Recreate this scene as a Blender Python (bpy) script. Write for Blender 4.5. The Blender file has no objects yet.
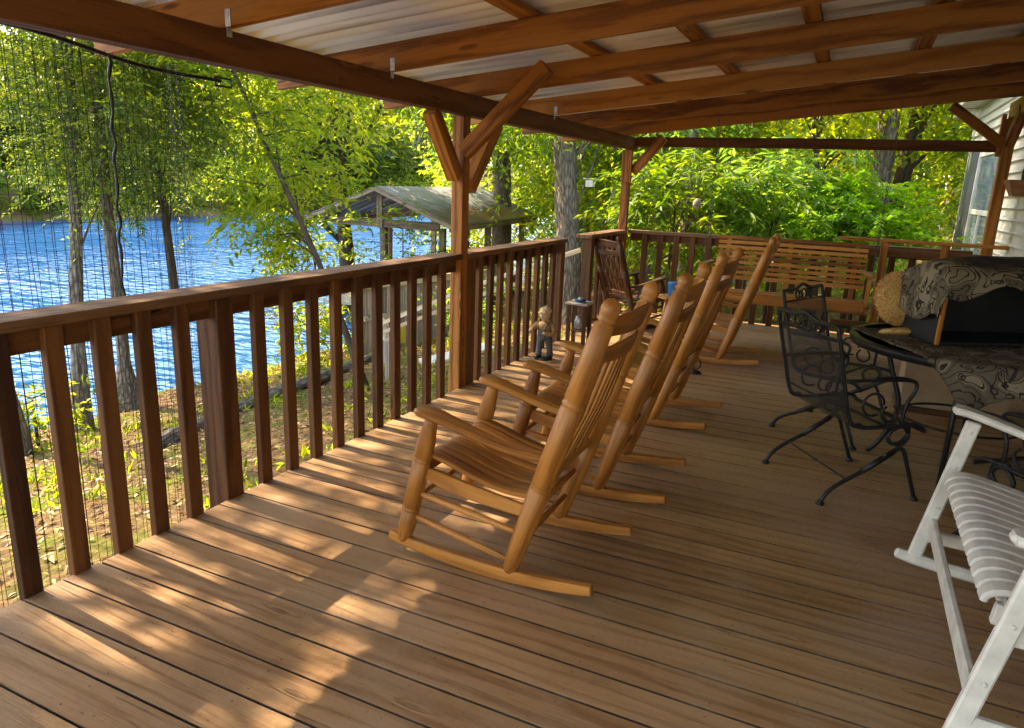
import bpy, bmesh, math, random
import numpy as np
from mathutils import Vector, Matrix
R = math.radians
rng = random.Random(11)
nr = np.random.default_rng(11)
scene = bpy.context.scene
col = scene.collection

# ------------------------------------------------------------------ render / camera
scene.view_settings.view_transform = 'Standard'
scene.view_settings.look = 'None'
scene.view_settings.gamma = 1
scene.view_settings.exposure = 2.8
scene.view_settings.use_white_balance = True
scene.view_settings.white_balance_temperature = 8000
cy = scene.cycles
cy.use_denoising = True
cy.max_bounces = 10
cy.diffuse_bounces = 6
cy.transmission_bounces = 6
cy.transparent_max_bounces = 12
cy.sample_clamp_indirect = 6
cam = bpy.data.cameras.new('camera')
co = bpy.data.objects.new('camera', cam)
col.objects.link(co)
cam.sensor_width = 36
cam.lens = 36 * 709.59 / 1024
cam.clip_end = 600
cam.clip_start = 0.05
Rv = Vector((0.90356891, 0.42683155, 0.03712201)); Uv = Vector((-0.13831709, 0.20860363, 0.96816988)); Fv = Vector((-0.40550167, 0.87994281, -0.24752585))
m = Matrix((Rv, Uv, -Fv)).transposed().to_4x4()
m.translation = Vector((2.3892, 0, 1.4501))
co.matrix_world = m
scene.camera = co

# ------------------------------------------------------------------ light
SUN_EL, SUN_AZ = 46, -86     # azimuth measured from +Y towards +X
w = bpy.data.worlds.new('World'); scene.world = w; w.use_nodes = True
nt = w.node_tree
bg = nt.nodes['Background']
sky = nt.nodes.new('ShaderNodeTexSky'); sky.sky_type = 'NISHITA'; sky.sun_disc = False
sky.sun_elevation = R(SUN_EL); sky.sun_rotation = R(SUN_AZ)
nt.links.new(sky.outputs[0], bg.inputs[0]); bg.inputs[1].default_value = 0.15
sl = bpy.data.lights.new('sun', 'SUN'); sl.energy = 2.4; sl.angle = R(0.5); sl.color = (1, .90, .74)
so = bpy.data.objects.new('sun', sl); col.objects.link(so)
sd = Vector((math.sin(R(SUN_AZ)) * math.cos(R(SUN_EL)), math.cos(R(SUN_AZ)) * math.cos(R(SUN_EL)), math.sin(R(SUN_EL))))
so.rotation_euler = sd.to_track_quat('Z', 'Y').to_euler()
so.location = sd * 40

# ------------------------------------------------------------------ node helpers
class N:
    def __init__(s, name):
        s.m = bpy.data.materials.new(name); s.m.use_nodes = True
        s.t = s.m.node_tree; s.b = s.t.nodes['Principled BSDF']; s.out = s.t.nodes['Material Output']
    def n(s, typ, **kw):
        x = s.t.nodes.new(typ)
        for k, v in kw.items():
            if k.startswith('i_'):
                key = k[2:]
                x.inputs[int(key) if key.isdigit() else key].default_value = v
            else: setattr(x, k, v)
        return x
    def l(s, a, b): s.t.links.new(a, b)
    def math(s, op, a, b=None, c=None):
        x = s.n('ShaderNodeMath', operation=op)
        for i, v in enumerate((a, b, c)):
            if v is None: continue
            if isinstance(v, (int, float)): x.inputs[i].default_value = v
            else: s.l(v, x.inputs[i])
        return x.outputs[0]
    def ramp(s, fac, stops, interp='LINEAR'):
        x = s.n('ShaderNodeValToRGB'); x.color_ramp.interpolation = interp
        e = x.color_ramp.elements
        while len(e) < len(stops): e.new(.5)
        for k, (p, c) in zip(e, stops): k.position = p; k.color = (*c, 1) if len(c) == 3 else c
        if fac is not None: s.l(fac, x.inputs[0])
        return x.outputs[0]
    def mix(s, fac, a, b, typ='MIX'):
        x = s.n('ShaderNodeMix', data_type='RGBA', blend_type=typ)
        for v, i in ((fac, 0), (a, 6), (b, 7)):
            if isinstance(v, (int, float)): x.inputs[i].default_value = v
            elif isinstance(v, tuple): x.inputs[i].default_value = (*v, 1)
            else: s.l(v, x.inputs[i])
        return x.outputs[2]
    def vscale(s, v, sc):
        x = s.n('ShaderNodeMapping'); x.inputs['Scale'].default_value = sc; s.l(v, x.inputs[0]); return x.outputs[0]
    def bump(s, h, strength, dist):
        x = s.n('ShaderNodeBump'); x.inputs['Strength'].default_value = strength; x.inputs['Distance'].default_value = dist
        s.l(h, x.inputs['Height']); s.l(x.outputs[0], s.b.inputs['Normal'])
    def set(s, **kw):
        for k, v in kw.items(): s.b.inputs[k.replace('_', ' ')].default_value = v
        return s

def wood(name, dark, mid, light, freq=55, rough=.55, knots=.5, bump=.25, vary=.25, nails=False, weather=None, spec=.3, worn=False):
    k = N(name)
    gc = k.n('ShaderNodeAttribute', attribute_name='gc').outputs['Vector']
    rv = k.n('ShaderNodeAttribute', attribute_name='rv').outputs['Fac']
    oi = k.n('ShaderNodeObjectInfo').outputs['Random']
    rv = k.math('MULTIPLY_ADD', k.math('SUBTRACT', oi, .5), .7, rv)
    n1 = k.n('ShaderNodeTexNoise', i_Scale=1.0, i_Detail=4.0, i_Roughness=.55); k.l(k.vscale(gc, (1.1, 7, 7)), n1.inputs['Vector'])
    n2 = k.n('ShaderNodeTexNoise', i_Scale=1.0, i_Detail=5.0, i_Roughness=.7); k.l(k.vscale(gc, (5, 160, 160)), n2.inputs['Vector'])
    sep = k.n('ShaderNodeSeparateXYZ'); k.l(gc, sep.inputs[0])
    vo = k.n('ShaderNodeTexVoronoi', i_Scale=1.0, i_Randomness=1.0); k.l(k.vscale(gc, (1.9, 9.5, 9.5)), vo.inputs['Vector'])
    d = vo.outputs['Distance']
    kn = k.math('POWER', 2.718, k.math('MULTIPLY', k.math('MULTIPLY', d, d), -70.0))
    ph = k.math('ADD', k.math('MULTIPLY', sep.outputs[1], freq * 2.2), k.math('MULTIPLY', n1.outputs[0], 16.0))
    ph = k.math('ADD', ph, k.math('MULTIPLY', sep.outputs[2], freq * 1.1))
    ph = k.math('ADD', ph, k.math('MULTIPLY', kn, 9.0))
    wv = k.math('MULTIPLY_ADD', k.math('SINE', ph), .5, .5)
    wv = k.math('POWER', wv, 2.0)
    f = k.math('ADD', k.math('MULTIPLY', wv, .42), k.math('MULTIPLY', n2.outputs[0], .75))
    f = k.math('ADD', f, k.math('MULTIPLY', k.math('SUBTRACT', rv, .5), vary))
    f = k.math('SUBTRACT', f, .08)
    c = k.ramp(f, [(.12, light), (.45, mid), (.95, dark)])
    if weather:
        n3 = k.n('ShaderNodeTexNoise', i_Scale=1.0, i_Detail=3.0); k.l(k.vscale(gc, (.9, 3.5, 3.5)), n3.inputs['Vector'])
        c = k.mix(k.ramp(n3.outputs[0], [(.42, (0, 0, 0)), (.75, (.75, .75, .75))]), c, weather)
    if knots:
        km = k.ramp(d, [(.06, (1, 1, 1)), (.11, (0, 0, 0))])
        c = k.mix(k.math('MULTIPLY', km, knots), c, tuple(x * .35 for x in dark))
    if nails:
        ob = k.n('ShaderNodeTexCoord').outputs['Object']
        s3 = k.n('ShaderNodeSeparateXYZ'); k.l(ob, s3.inputs[0])
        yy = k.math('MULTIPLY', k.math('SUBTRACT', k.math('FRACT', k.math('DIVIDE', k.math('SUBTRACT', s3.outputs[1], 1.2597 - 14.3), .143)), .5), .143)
        xx = k.math('MULTIPLY', k.math('SUBTRACT', k.math('FRACT', k.math('DIVIDE', k.math('ADD', s3.outputs[0], k.math('MULTIPLY', n1.outputs[0], .05)), .406)), .5), .406)
        a = k.math('SUBTRACT', k.math('ABSOLUTE', yy), .042)
        rr = k.math('SQRT', k.math('ADD', k.math('MULTIPLY', a, a), k.math('MULTIPLY', xx, xx)))
        c = k.mix(k.math('MULTIPLY', k.math('LESS_THAN', rr, .0034), .75), c, (.03, .02, .015))
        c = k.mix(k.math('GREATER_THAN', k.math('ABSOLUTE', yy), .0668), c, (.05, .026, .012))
    ck = k.n('ShaderNodeTexNoise', i_Scale=1.0, i_Detail=3.0, i_Roughness=.6); k.l(k.vscale(gc, (1.3, 55, 55)), ck.inputs['Vector'])
    c = k.mix(k.ramp(ck.outputs[0], [(.685, (0, 0, 0)), (.715, (.7, .7, .7))]), c, tuple(x * .3 for x in dark))
    if worn:   # foot wear, old stain and dirt that run across the boards
        ob = k.n('ShaderNodeTexCoord').outputs['Object']
        w1 = k.n('ShaderNodeTexNoise', i_Scale=1.3, i_Detail=6.0, i_Roughness=.7); k.l(ob, w1.inputs['Vector'])
        w2 = k.n('ShaderNodeTexNoise', i_Scale=38.0, i_Detail=4.0, i_Roughness=.8); k.l(ob, w2.inputs['Vector'])
        c = k.mix(k.ramp(w1.outputs[0], [(.46, (0, 0, 0)), (.62, (.55, .55, .55))]), c, (.36, .235, .145))
        c = k.mix(k.ramp(w1.outputs[0], [(.30, (.5, .5, .5)), (.44, (0, 0, 0))]), c, (.15, .075, .035))
        c = k.mix(k.ramp(w2.outputs[0], [(.60, (0, 0, 0)), (.70, (.5, .5, .5))]), c, (.10, .055, .03))
    k.l(c, k.b.inputs['Base Color'])
    k.set(Roughness=rough, Specular_IOR_Level=spec)
    rr = k.math('MULTIPLY_ADD', n2.outputs[0], .25, rough - .12); k.l(rr, k.b.inputs['Roughness'])
    k.bump(k.math('ADD', wv, k.math('MULTIPLY', n2.outputs[0], 1.4)), bump, .0022)
    return k.m

def plain(name, c, rough=.5, metal=0, var=.15, scale=12, bump=0, spec=.4):
    k = N(name)
    tc = k.n('ShaderNodeTexCoord').outputs['Object']
    no = k.n('ShaderNodeTexNoise', i_Scale=float(scale), i_Detail=5.0); k.l(tc, no.inputs['Vector'])
    k.l(k.ramp(no.outputs[0], [(.3, tuple(x * (1 - var) for x in c)), (.7, tuple(min(1, x * (1 + var)) for x in c))]), k.b.inputs['Base Color'])
    k.set(Roughness=rough, Metallic=metal, Specular_IOR_Level=spec)
    if bump: k.bump(no.outputs[0], bump, .004)
    return k.m

def leafmat(name, c1, c2, c3, trans=.5, tb=2.2):
    k = N(name)
    lv = k.n('ShaderNodeAttribute', attribute_name='lv').outputs['Fac']
    c = k.ramp(lv, [(.05, c1), (.5, c2), (.95, c3)])
    k.l(c, k.b.inputs['Base Color']); k.set(Roughness=.45, Specular_IOR_Level=.35)
    tr = k.n('ShaderNodeBsdfTranslucent')
    hs = k.n('ShaderNodeHueSaturation', i_Hue=.485, i_Saturation=1.05, i_Value=tb); k.l(c, hs.inputs['Color']); k.l(hs.outputs[0], tr.inputs[0])
    mx = k.n('ShaderNodeMixShader'); mx.inputs[0].default_value = trans
    k.l(k.b.outputs[0], mx.inputs[1]); k.l(tr.outputs[0], mx.inputs[2]); k.l(mx.outputs[0], k.out.inputs[0])
    return k.m

M = {}
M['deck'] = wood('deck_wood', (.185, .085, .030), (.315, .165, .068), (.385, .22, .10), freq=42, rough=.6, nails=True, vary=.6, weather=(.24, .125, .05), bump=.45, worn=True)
M['cedar'] = wood('stained_framing', (.12, .034, .005), (.345, .122, .020), (.44, .18, .036), freq=44, rough=.6, knots=.8, vary=.4, bump=.35)
M['beam'] = wood('dark_stained_beam', (.045, .013, .003), (.105, .033, .006), (.16, .056, .012), freq=36, rough=.65, knots=.5, vary=.3)
M['rail'] = wood('stained_railing', (.035, .011, .003), (.092, .030, .0065), (.155, .058, .015), freq=48, rough=.65, knots=.7, vary=.6, weather=(.125, .05, .015), bump=.4)
M['cap'] = wood('weathered_rail_cap', (.07, .03, .012), (.16, .075, .031), (.24, .13, .065), freq=45, rough=.7, knots=.5, vary=.3)
M['oak'] = wood('honey_varnished_wood', (.17, .055, .009), (.385, .142, .026), (.50, .205, .045), freq=40, rough=.42, knots=.6, bump=.2, vary=.5, spec=.4)
M['oakd'] = wood('brown_varnished_wood', (.035, .014, .006), (.075, .03, .012), (.12, .05, .02), freq=35, rough=.4, knots=.3, bump=.12)
M['swing'] = wood('swing_cedar', (.17, .052, .008), (.43, .155, .025), (.53, .225, .048), freq=40, rough=.5, knots=.5, vary=.7)
M['aged'] = wood('aged_brown_timber', (.12, .075, .045), (.24, .165, .11), (.36, .27, .19), freq=45, rough=.85, knots=.6, vary=.7, bump=.4)
M['grey'] = wood('weathered_grey_wood', (.17, .13, .10), (.33, .27, .215), (.46, .39, .32), freq=45, rough=.8, knots=.6, vary=.6)
M['pale'] = wood('pale_new_wood', (.40, .27, .15), (.56, .42, .27), (.66, .53, .38), freq=40, rough=.7, knots=.4, vary=.4)
M['white'] = plain('white_paint', (.65, .61, .54), .5, var=.16, scale=16, bump=.25)
M['black'] = plain('black_iron', (.018, .018, .019), .42, metal=.3, var=.3, scale=40)
M['steel'] = plain('galvanised_steel', (.55, .56, .57), .4, metal=.8, var=.25, scale=60)
M['chain'] = plain('dull_chain', (.10, .095, .085), .55, metal=.5, var=.3, scale=60)
M['dark'] = plain('black_plastic', (.012, .012, .013), .5, var=.2)
M['blue'] = plain('blue_plastic', (.02, .16, .42), .35, var=.1)
M['card'] = plain('cardboard', (.33, .22, .13), .85, var=.08)
M['yellow'] = plain('yellow_paint', (.75, .5, .06), .6, var=.15)
M['foil'] = plain('clear_crinkled_plastic', (.42, .40, .38), .22, metal=.35, var=.4, scale=25, bump=.5)
M['terra'] = wood('red_cedar_box', (.20, .08, .04), (.36, .165, .09), (.44, .23, .14), freq=30, rough=.6)

k = N('corrugated_metal'); tc = k.n('ShaderNodeTexCoord').outputs['Object']
no = k.n('ShaderNodeTexNoise', i_Scale=1.0, i_Detail=6.0); k.l(k.vscale(tc, (.7, 7.5, 1)), no.inputs['Vector'])
k.l(k.ramp(no.outputs[0], [(.34, (.42, .35, .30)), (.47, (.78, .71, .65)), (.7, (.88, .84, .80))]), k.b.inputs['Base Color'])
k.set(Roughness=.42, Metallic=.15); M['metal'] = k.m

k = N('old_tin_roof'); tc = k.n('ShaderNodeTexCoord').outputs['Object']
no = k.n('ShaderNodeTexNoise', i_Scale=2.2, i_Detail=6.0); k.l(tc, no.inputs['Vector'])
no2 = k.n('ShaderNodeTexNoise', i_Scale=9.0, i_Detail=4.0); k.l(tc, no2.inputs['Vector'])
c = k.ramp(no.outputs[0], [(.3, (.12, .122, .125)), (.55, (.20, .208, .215)), (.75, (.27, .28, .29))])
c = k.mix(k.ramp(no2.outputs[0], [(.54, (0, 0, 0)), (.64, (.7, .7, .7))]), c, (.17, .10, .055))
k.l(c, k.b.inputs['Base Color']); k.set(Roughness=.55, Metallic=.25); M['tin'] = k.m

k = N('vinyl_siding'); tc = k.n('ShaderNodeTexCoord').outputs['Object']
no = k.n('ShaderNodeTexNoise', i_Scale=3.0, i_Detail=4.0); k.l(tc, no.inputs['Vector'])
k.l(k.ramp(no.outputs[0], [(.3, (.50, .48, .42)), (.7, (.57, .55, .49))]), k.b.inputs['Base Color']); k.set(Roughness=.55); M['siding'] = k.m

k = N('window_glass'); k.set(Base_Color=(.25, .34, .40, 1), Roughness=.06, Specular_IOR_Level=.9, Metallic=.25); M['glass'] = k.m
k = N('shutter_grey'); k.set(Base_Color=(.10, .11, .12, 1), Roughness=.6); M['shutter'] = k.m

k = N('bark_grey'); gc = k.n('ShaderNodeAttribute', attribute_name='gc').outputs['Vector']
no = k.n('ShaderNodeTexNoise', i_Scale=1.0, i_Detail=7.0, i_Roughness=.65); k.l(k.vscale(gc, (4, 26, 26)), no.inputs['Vector'])
vo = k.n('ShaderNodeTexVoronoi', i_Scale=1.0, feature='DISTANCE_TO_EDGE'); k.l(k.vscale(gc, (5, 22, 22)), vo.inputs['Vector'])
h = k.math('ADD', no.outputs[0], k.math('MINIMUM', vo.outputs[0], .35))
k.l(k.ramp(h, [(.35, (.05, .036, .026)), (.62, (.16, .125, .095)), (.95, (.30, .26, .21))]), k.b.inputs['Base Color'])
k.set(Roughness=.9, Specular_IOR_Level=.1); k.bump(h, .9, .03); M['bark'] = k.m
k = N('bark_dark'); gc = k.n('ShaderNodeAttribute', attribute_name='gc').outputs['Vector']
no = k.n('ShaderNodeTexNoise', i_Scale=1.0, i_Detail=7.0, i_Roughness=.65); k.l(k.vscale(gc, (4, 30, 30)), no.inputs['Vector'])
k.l(k.ramp(no.outputs[0], [(.3, (.028, .02, .014)), (.7, (.12, .085, .06))]), k.b.inputs['Base Color'])
k.set(Roughness=.9, Specular_IOR_Level=.1); k.bump(no.outputs[0], .9, .03); M['barkd'] = k.m

M['leaf_a'] = leafmat('leaf_bright', (.030, .070, .008), (.095, .165, .014), (.21, .245, .022), .52, 2.6)
M['leaf_b'] = leafmat('leaf_yellow', (.045, .085, .008), (.14, .19, .014), (.30, .295, .028), .58, 2.9)
M['leaf_c'] = leafmat('leaf_mid', (.035, .095, .015), (.09, .18, .024), (.19, .27, .04), .52, 2.7)
M['leaf_d'] = leafmat('leaf_olive', (.022, .048, .008), (.075, .115, .013), (.20, .215, .022), .5, 2.5)
M['fern'] = leafmat('leaf_fresh', (.08, .20, .015), (.14, .30, .02), (.21, .37, .03), .55, 2.4)
M['moss'] = leafmat('moss_grey', (.16, .16, .11), (.22, .22, .15), (.30, .29, .2), .3, 1.4)
M['litter'] = leafmat('leaf_litter', (.09, .045, .018), (.24, .13, .045), (.42, .28, .07), .1, 1.5)

# scrolled cloth: black with cream scrollwork
def scroll(name, cream, dark):
    k = N(name); gc = k.n('ShaderNodeAttribute', attribute_name='gc').outputs['Vector']
    no = k.n('ShaderNodeTexNoise', i_Scale=8.0, i_Detail=1.0); k.l(gc, no.inputs['Vector'])
    ad = k.n('ShaderNodeVectorMath', operation='MULTIPLY_ADD'); k.l(no.outputs['Color'], ad.inputs[0]); ad.inputs[1].default_value = (.12, .12, .12); k.l(gc, ad.inputs[2])
    vo = k.n('ShaderNodeTexVoronoi', i_Scale=12.5, feature='F1'); k.l(ad.outputs[0], vo.inputs['Vector'])
    vs = k.n('ShaderNodeTexVoronoi', i_Scale=44.0, feature='F1'); k.l(ad.outputs[0], vs.inputs['Vector'])
    d = vo.outputs['Distance']
    flower = k.math('ADD', d, k.math('MULTIPLY', vs.outputs['Distance'], .16))
    f1 = k.ramp(flower, [(.16, (1, 1, 1)), (.18, (0, 0, 0)), (.26, (0, 0, 0)), (.28, (.95, .95, .95)), (.36, (.95, .95, .95)), (.38, (0, 0, 0))])
    n2 = k.n('ShaderNodeTexNoise', i_Scale=10.0, i_Detail=.5); k.l(ad.outputs[0], n2.inputs['Vector'])
    con = k.math('ABSOLUTE', k.math('SUBTRACT', k.math('FRACT', k.math('MULTIPLY', n2.outputs[0], 8.0)), .5))
    ln = k.ramp(con, [(.08, (1, 1, 1)), (.12, (0, 0, 0))])
    sc = k.ramp(n2.outputs[0], [(.47, (0, 0, 0)), (.49, (.85, .85, .85))])
    mk = k.mix(1.0, k.mix(1.0, f1, ln, 'LIGHTEN'), k.mix(.62, (0, 0, 0), sc), 'LIGHTEN')
    nz = k.n('ShaderNodeTexNoise', i_Scale=350.0); k.l(gc, nz.inputs['Vector'])
    k.l(k.mix(mk, cream, dark), k.b.inputs['Base Color']); k.set(Roughness=.9, Specular_IOR_Level=.1); k.bump(nz.outputs[0], .4, .002)
    return k.m
M['cloth'] = scroll('cream_scroll_cloth', (.21, .163, .112), (.028, .021, .016))
k = N('black_velvet_throw'); gc = k.n('ShaderNodeAttribute', attribute_name='gc').outputs['Vector']
no = k.n('ShaderNodeTexNoise', i_Scale=9.0, i_Detail=5.0); k.l(gc, no.inputs['Vector'])
k.l(k.ramp(no.outputs[0], [(.4, (.012, .011, .010)), (.7, (.05, .043, .036))]), k.b.inputs['Base Color']); k.set(Roughness=.8); M['velvet'] = k.m

k = N('woven_straw'); tc = k.n('ShaderNodeTexCoord').outputs['Object']
no = k.n('ShaderNodeTexNoise', i_Scale=90.0, i_Detail=4.0, i_Roughness=.7); k.l(tc, no.inputs['Vector'])
no2 = k.n('ShaderNodeTexNoise', i_Scale=6.0, i_Detail=2.0); k.l(tc, no2.inputs['Vector'])
c = k.ramp(k.math('ADD', no.outputs[0], k.math('MULTIPLY', no2.outputs[0], .3)), [(.48, (.30, .14, .035)), (.65, (.60, .34, .11)), (.85, (.74, .50, .22))])
k.l(c, k.b.inputs['Base Color']); k.set(Roughness=.9); k.bump(no.outputs[0], .8, .006); M['straw'] = k.m

# iron mesh: real openings as alpha cut by a fine lattice
def meshmat(name, scale, width, color, coord='gc', diag=True):
    k = N(name); gc = k.n('ShaderNodeAttribute', attribute_name='gc').outputs['Vector']
    sp = k.n('ShaderNodeSeparateXYZ'); k.l(gc, sp.inputs[0])
    if diag:
        a = k.math('ADD', sp.outputs[0], sp.outputs[1]); b = k.math('SUBTRACT', sp.outputs[0], sp.outputs[1])
    else: a, b = sp.outputs[0], sp.outputs[1]
    def line(v, w_): return k.math('LESS_THAN', k.math('ABSOLUTE', k.math('SUBTRACT', k.math('FRACT', k.math('MULTIPLY', v, scale)), .5)), w_)
    al = k.math('MAXIMUM', line(a, width), line(b, width if diag else width * .5))
    k.set(Base_Color=(*color, 1), Roughness=.5); k.l(al, k.b.inputs['Alpha'])
    return k.m
M['imesh'] = meshmat('iron_mesh', 80, .15, (.02, .02, .021))
M['net'] = meshmat('garden_net', 30, .034, (.03, .032, .03), diag=False)

k = N('lake_water'); tc = k.n('ShaderNodeTexCoord').outputs['Object']
n1 = k.n('ShaderNodeTexNoise', i_Scale=1.0, i_Detail=2.0, i_Roughness=.5); k.l(k.vscale(tc, (1.5, 3.0, 1)), n1.inputs['Vector'])
n2 = k.n('ShaderNodeTexNoise', i_Scale=1.0, i_Detail=3.0); k.l(k.vscale(tc, (.5, .9, 1)), n2.inputs['Vector'])
k.set(Base_Color=(.012, .095, .27, 1), Roughness=.12, IOR=1.33, Specular_IOR_Level=.5)
n3 = k.n('ShaderNodeTexNoise', i_Scale=.12, i_Detail=3.0); k.l(tc, n3.inputs['Vector'])
k.bump(k.math('MULTIPLY', k.math('ADD', n1.outputs[0], n2.outputs[0]), k.ramp(n3.outputs[0], [(.35, (.35, .35, .35)), (.65, (1, 1, 1))])), 1.0, .21); M['water'] = k.m

k = N('ground'); tc = k.n('ShaderNodeTexCoord').outputs['Object']
n1 = k.n('ShaderNodeTexNoise', i_Scale=.9, i_Detail=7.0, i_Roughness=.65); k.l(tc, n1.inputs['Vector'])
n2 = k.n('ShaderNodeTexNoise', i_Scale=14.0, i_Detail=6.0, i_Roughness=.75); k.l(tc, n2.inputs['Vector'])
lit = k.ramp(n2.outputs[0], [(.32, (.08, .045, .025)), (.5, (.21, .125, .06)), (.66, (.36, .25, .12))])
grn = k.ramp(n2.outputs[0], [(.3, (.05, .075, .012)), (.5, (.15, .18, .022)), (.7, (.30, .29, .045))])
k.l(k.mix(k.ramp(n1.outputs[0], [(.47, (0, 0, 0)), (.60, (1, 1, 1))]), lit, grn), k.b.inputs['Base Color'])
k.set(Roughness=.95, Specular_IOR_Level=.1); k.bump(n2.outputs[0], 1.0, .08); M['ground'] = k.m

# ------------------------------------------------------------------ mesh helpers
def wloc(o):
    v = Vector((0, 0, 0))
    while o is not None: v += o.location; o = o.parent
    return v

class MB:
    def __init__(s): s.v = []; s.f = []; s.g = []; s.r = []; s.sm = []
    def add(s, vs, fs, gs=None, smooth=False, off=True):
        b = len(s.v); s.v += [tuple(x) for x in vs]
        if gs is None: gs = vs
        o = (rng.uniform(0, 50), rng.uniform(0, 50), rng.uniform(0, 50)) if off else (0, 0, 0)
        rr = rng.random()
        s.g += [(g[0] + o[0], g[1] + o[1], g[2] + o[2]) for g in gs]; s.r += [rr] * len(vs)
        s.f += [tuple(b + i for i in f) for f in fs]; s.sm += [smooth] * len(fs)
        return s
    def bar(s, pts, w, h, side=None, ch=.004, ends=True):
        """sweep a chamfered rectangle (w along side, h across) along a polyline; w, h may be lists"""
        P = [Vector(p) for p in pts]; n = len(P)
        W = w if isinstance(w, (list, tuple)) else [w] * n; H = h if isinstance(h, (list, tuple)) else [h] * n
        d0 = (P[-1] - P[0]).normalized()
        if side is None:
            side = d0.cross(Vector((0, 0, 1)))
            if side.length < .05: side = Vector((1, 0, 0))
        side = Vector(side)
        rings = []; L = 0
        def ring(p, d, w, h, ins, t):
            sd_ = (side - d * side.dot(d)).normalized(); up = sd_.cross(d)
            a, b = w / 2 - ins, h / 2 - ins; c = min(ch, a * .6, b * .6)
            q = [(a, b - c), (a - c, b), (-a + c, b), (-a, b - c), (-a, -b + c), (-a + c, -b), (a - c, -b), (a, -b + c)]
            return [p + sd_ * x + up * y for x, y in q], [(t, x, y) for x, y in q]
        for i, p in enumerate(P):
            d = (P[min(i + 1, n - 1)] - P[max(i - 1, 0)]).normalized()
            if i: L += (P[i] - P[i - 1]).length
            if i == 0 and ends:
                rings.append(ring(p, d, W[i], H[i], ch * .7, L)); rings.append(ring(p + d * ch * .7, d, W[i], H[i], 0, L + ch * .7))
            elif i == n - 1 and ends:
                rings.append(ring(p - d * ch * .7, d, W[i], H[i], 0, L - ch * .7)); rings.append(ring(p, d, W[i], H[i], ch * .7, L))
            else: rings.append(ring(p, d, W[i], H[i], 0, L))
        vs = []; gs = []; fs = []
        for a, b in rings: vs += a; gs += b
        for i in range(len(rings) - 1):
            for j in range(8):
                k2 = (j + 1) % 8; fs.append((i * 8 + j, i * 8 + k2, i * 8 + 8 + k2, i * 8 + 8 + j))
        fs.append(tuple(range(8))[::-1]); b = (len(rings) - 1) * 8; fs.append(tuple(b + j for j in range(8)))
        return s.add(vs, fs, gs)
    def box(s, lo, hi, ch=.004, axis=0):
        lo = Vector(lo); hi = Vector(hi); c = (lo + hi) / 2; z = hi - lo
        a = c.copy(); b = c.copy(); a[axis] = lo[axis]; b[axis] = hi[axis]
        o = [i for i in range(3) if i != axis]; sv = Vector((0, 0, 0)); sv[o[0]] = 1
        return s.bar([a, b], z[o[0]], z[o[1]], sv, ch)
    def tube(s, pts, r, n=10, cap=True, smooth=True):
        P = [Vector(p) for p in pts]; m_ = len(P)
        Rr = r if isinstance(r, (list, tuple)) else [r] * m_
        vs = []; gs = []; fs = []; L = 0; nv = None
        for i, p in enumerate(P):
            d = (P[min(i + 1, m_ - 1)] - P[max(i - 1, 0)])
            d = d.normalized() if d.length > 1e-9 else Vector((0, 0, 1))
            if i: L += (P[i] - P[i - 1]).length
            if nv is None: nv = d.orthogonal().normalized()
            else:
                nv = nv - d * nv.dot(d); nv = nv.normalized() if nv.length > 1e-6 else d.orthogonal().normalized()
            b = d.cross(nv)
            for j in range(n):
                a = 2 * math.pi * j / n; x, y = math.cos(a) * Rr[i], math.sin(a) * Rr[i]
                vs.append(p + nv * x + b * y); gs.append((L, x, y))
        for i in range(m_ - 1):
            for j in range(n):
                k2 = (j + 1) % n; fs.append((i * n + j, i * n + k2, i * n + n + k2, i * n + n + j))
        if cap: fs.append(tuple(range(n))[::-1]); fs.append(tuple((m_ - 1) * n + j for j in range(n)))
        return s.add(vs, fs, gs, smooth)
    def turned(s, a, b, prof, n=16):
        a = Vector(a); b = Vector(b)
        return s.tube([a.lerp(b, t) for t, r in prof], [r for t, r in prof], n)
    def ring(s, c, r, tr, ax1, ax2, n=20, a0=0, a1=360):
        c = Vector(c); ax1 = Vector(ax1); ax2 = Vector(ax2)
        pts = [c + ax1 * r * math.cos(R(a0 + (a1 - a0) * i / n)) + ax2 * r * math.sin(R(a0 + (a1 - a0) * i / n)) for i in range(n + 1)]
        return s.tube(pts, tr, 7)
    def grid(s, fn, nu, nv, gfn=None, smooth=True, off=False):
        vs = []; gs = []
        for i in range(nu + 1):
            for j in range(nv + 1):
                u, v = i / nu, j / nv; p = fn(u, v); vs.append(p); gs.append(gfn(u, v) if gfn else p)
        fs = [(i * (nv + 1) + j, (i + 1) * (nv + 1) + j, (i + 1) * (nv + 1) + j + 1, i * (nv + 1) + j + 1) for i in range(nu) for j in range(nv)]
        return s.add(vs, fs, gs, smooth, off)
    def ball(s, c, r, nu=14, nv=10, sc=(1, 1, 1), rot=None):
        c = Vector(c)
        def f(u, v):
            a, b = 2 * math.pi * u, math.pi * (v - .5); p = Vector((math.cos(a) * math.cos(b) * sc[0], math.sin(a) * math.cos(b) * sc[1], math.sin(b) * sc[2])) * r
            if rot is not None: p = rot @ p
            return c + p
        return s.grid(f, nu, nv, off=True)
    def build(s, name, mat, parent=None, loc=None, solid=0, subsurf=0):
        o0 = wloc(parent) if parent is not None else Vector(loc or (0, 0, 0))
        me = bpy.data.meshes.new(name)
        me.from_pydata([(x - o0.x, y - o0.y, z - o0.z) for x, y, z in s.v], [], s.f)
        a = me.attributes.new('gc', 'FLOAT_VECTOR', 'POINT'); a.data.foreach_set('vector', [c for g in s.g for c in g])
        a = me.attributes.new('rv', 'FLOAT', 'POINT'); a.data.foreach_set('value', s.r)
        me.polygons.foreach_set('use_smooth', s.sm)
        me.materials.append(mat); me.update()
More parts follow.
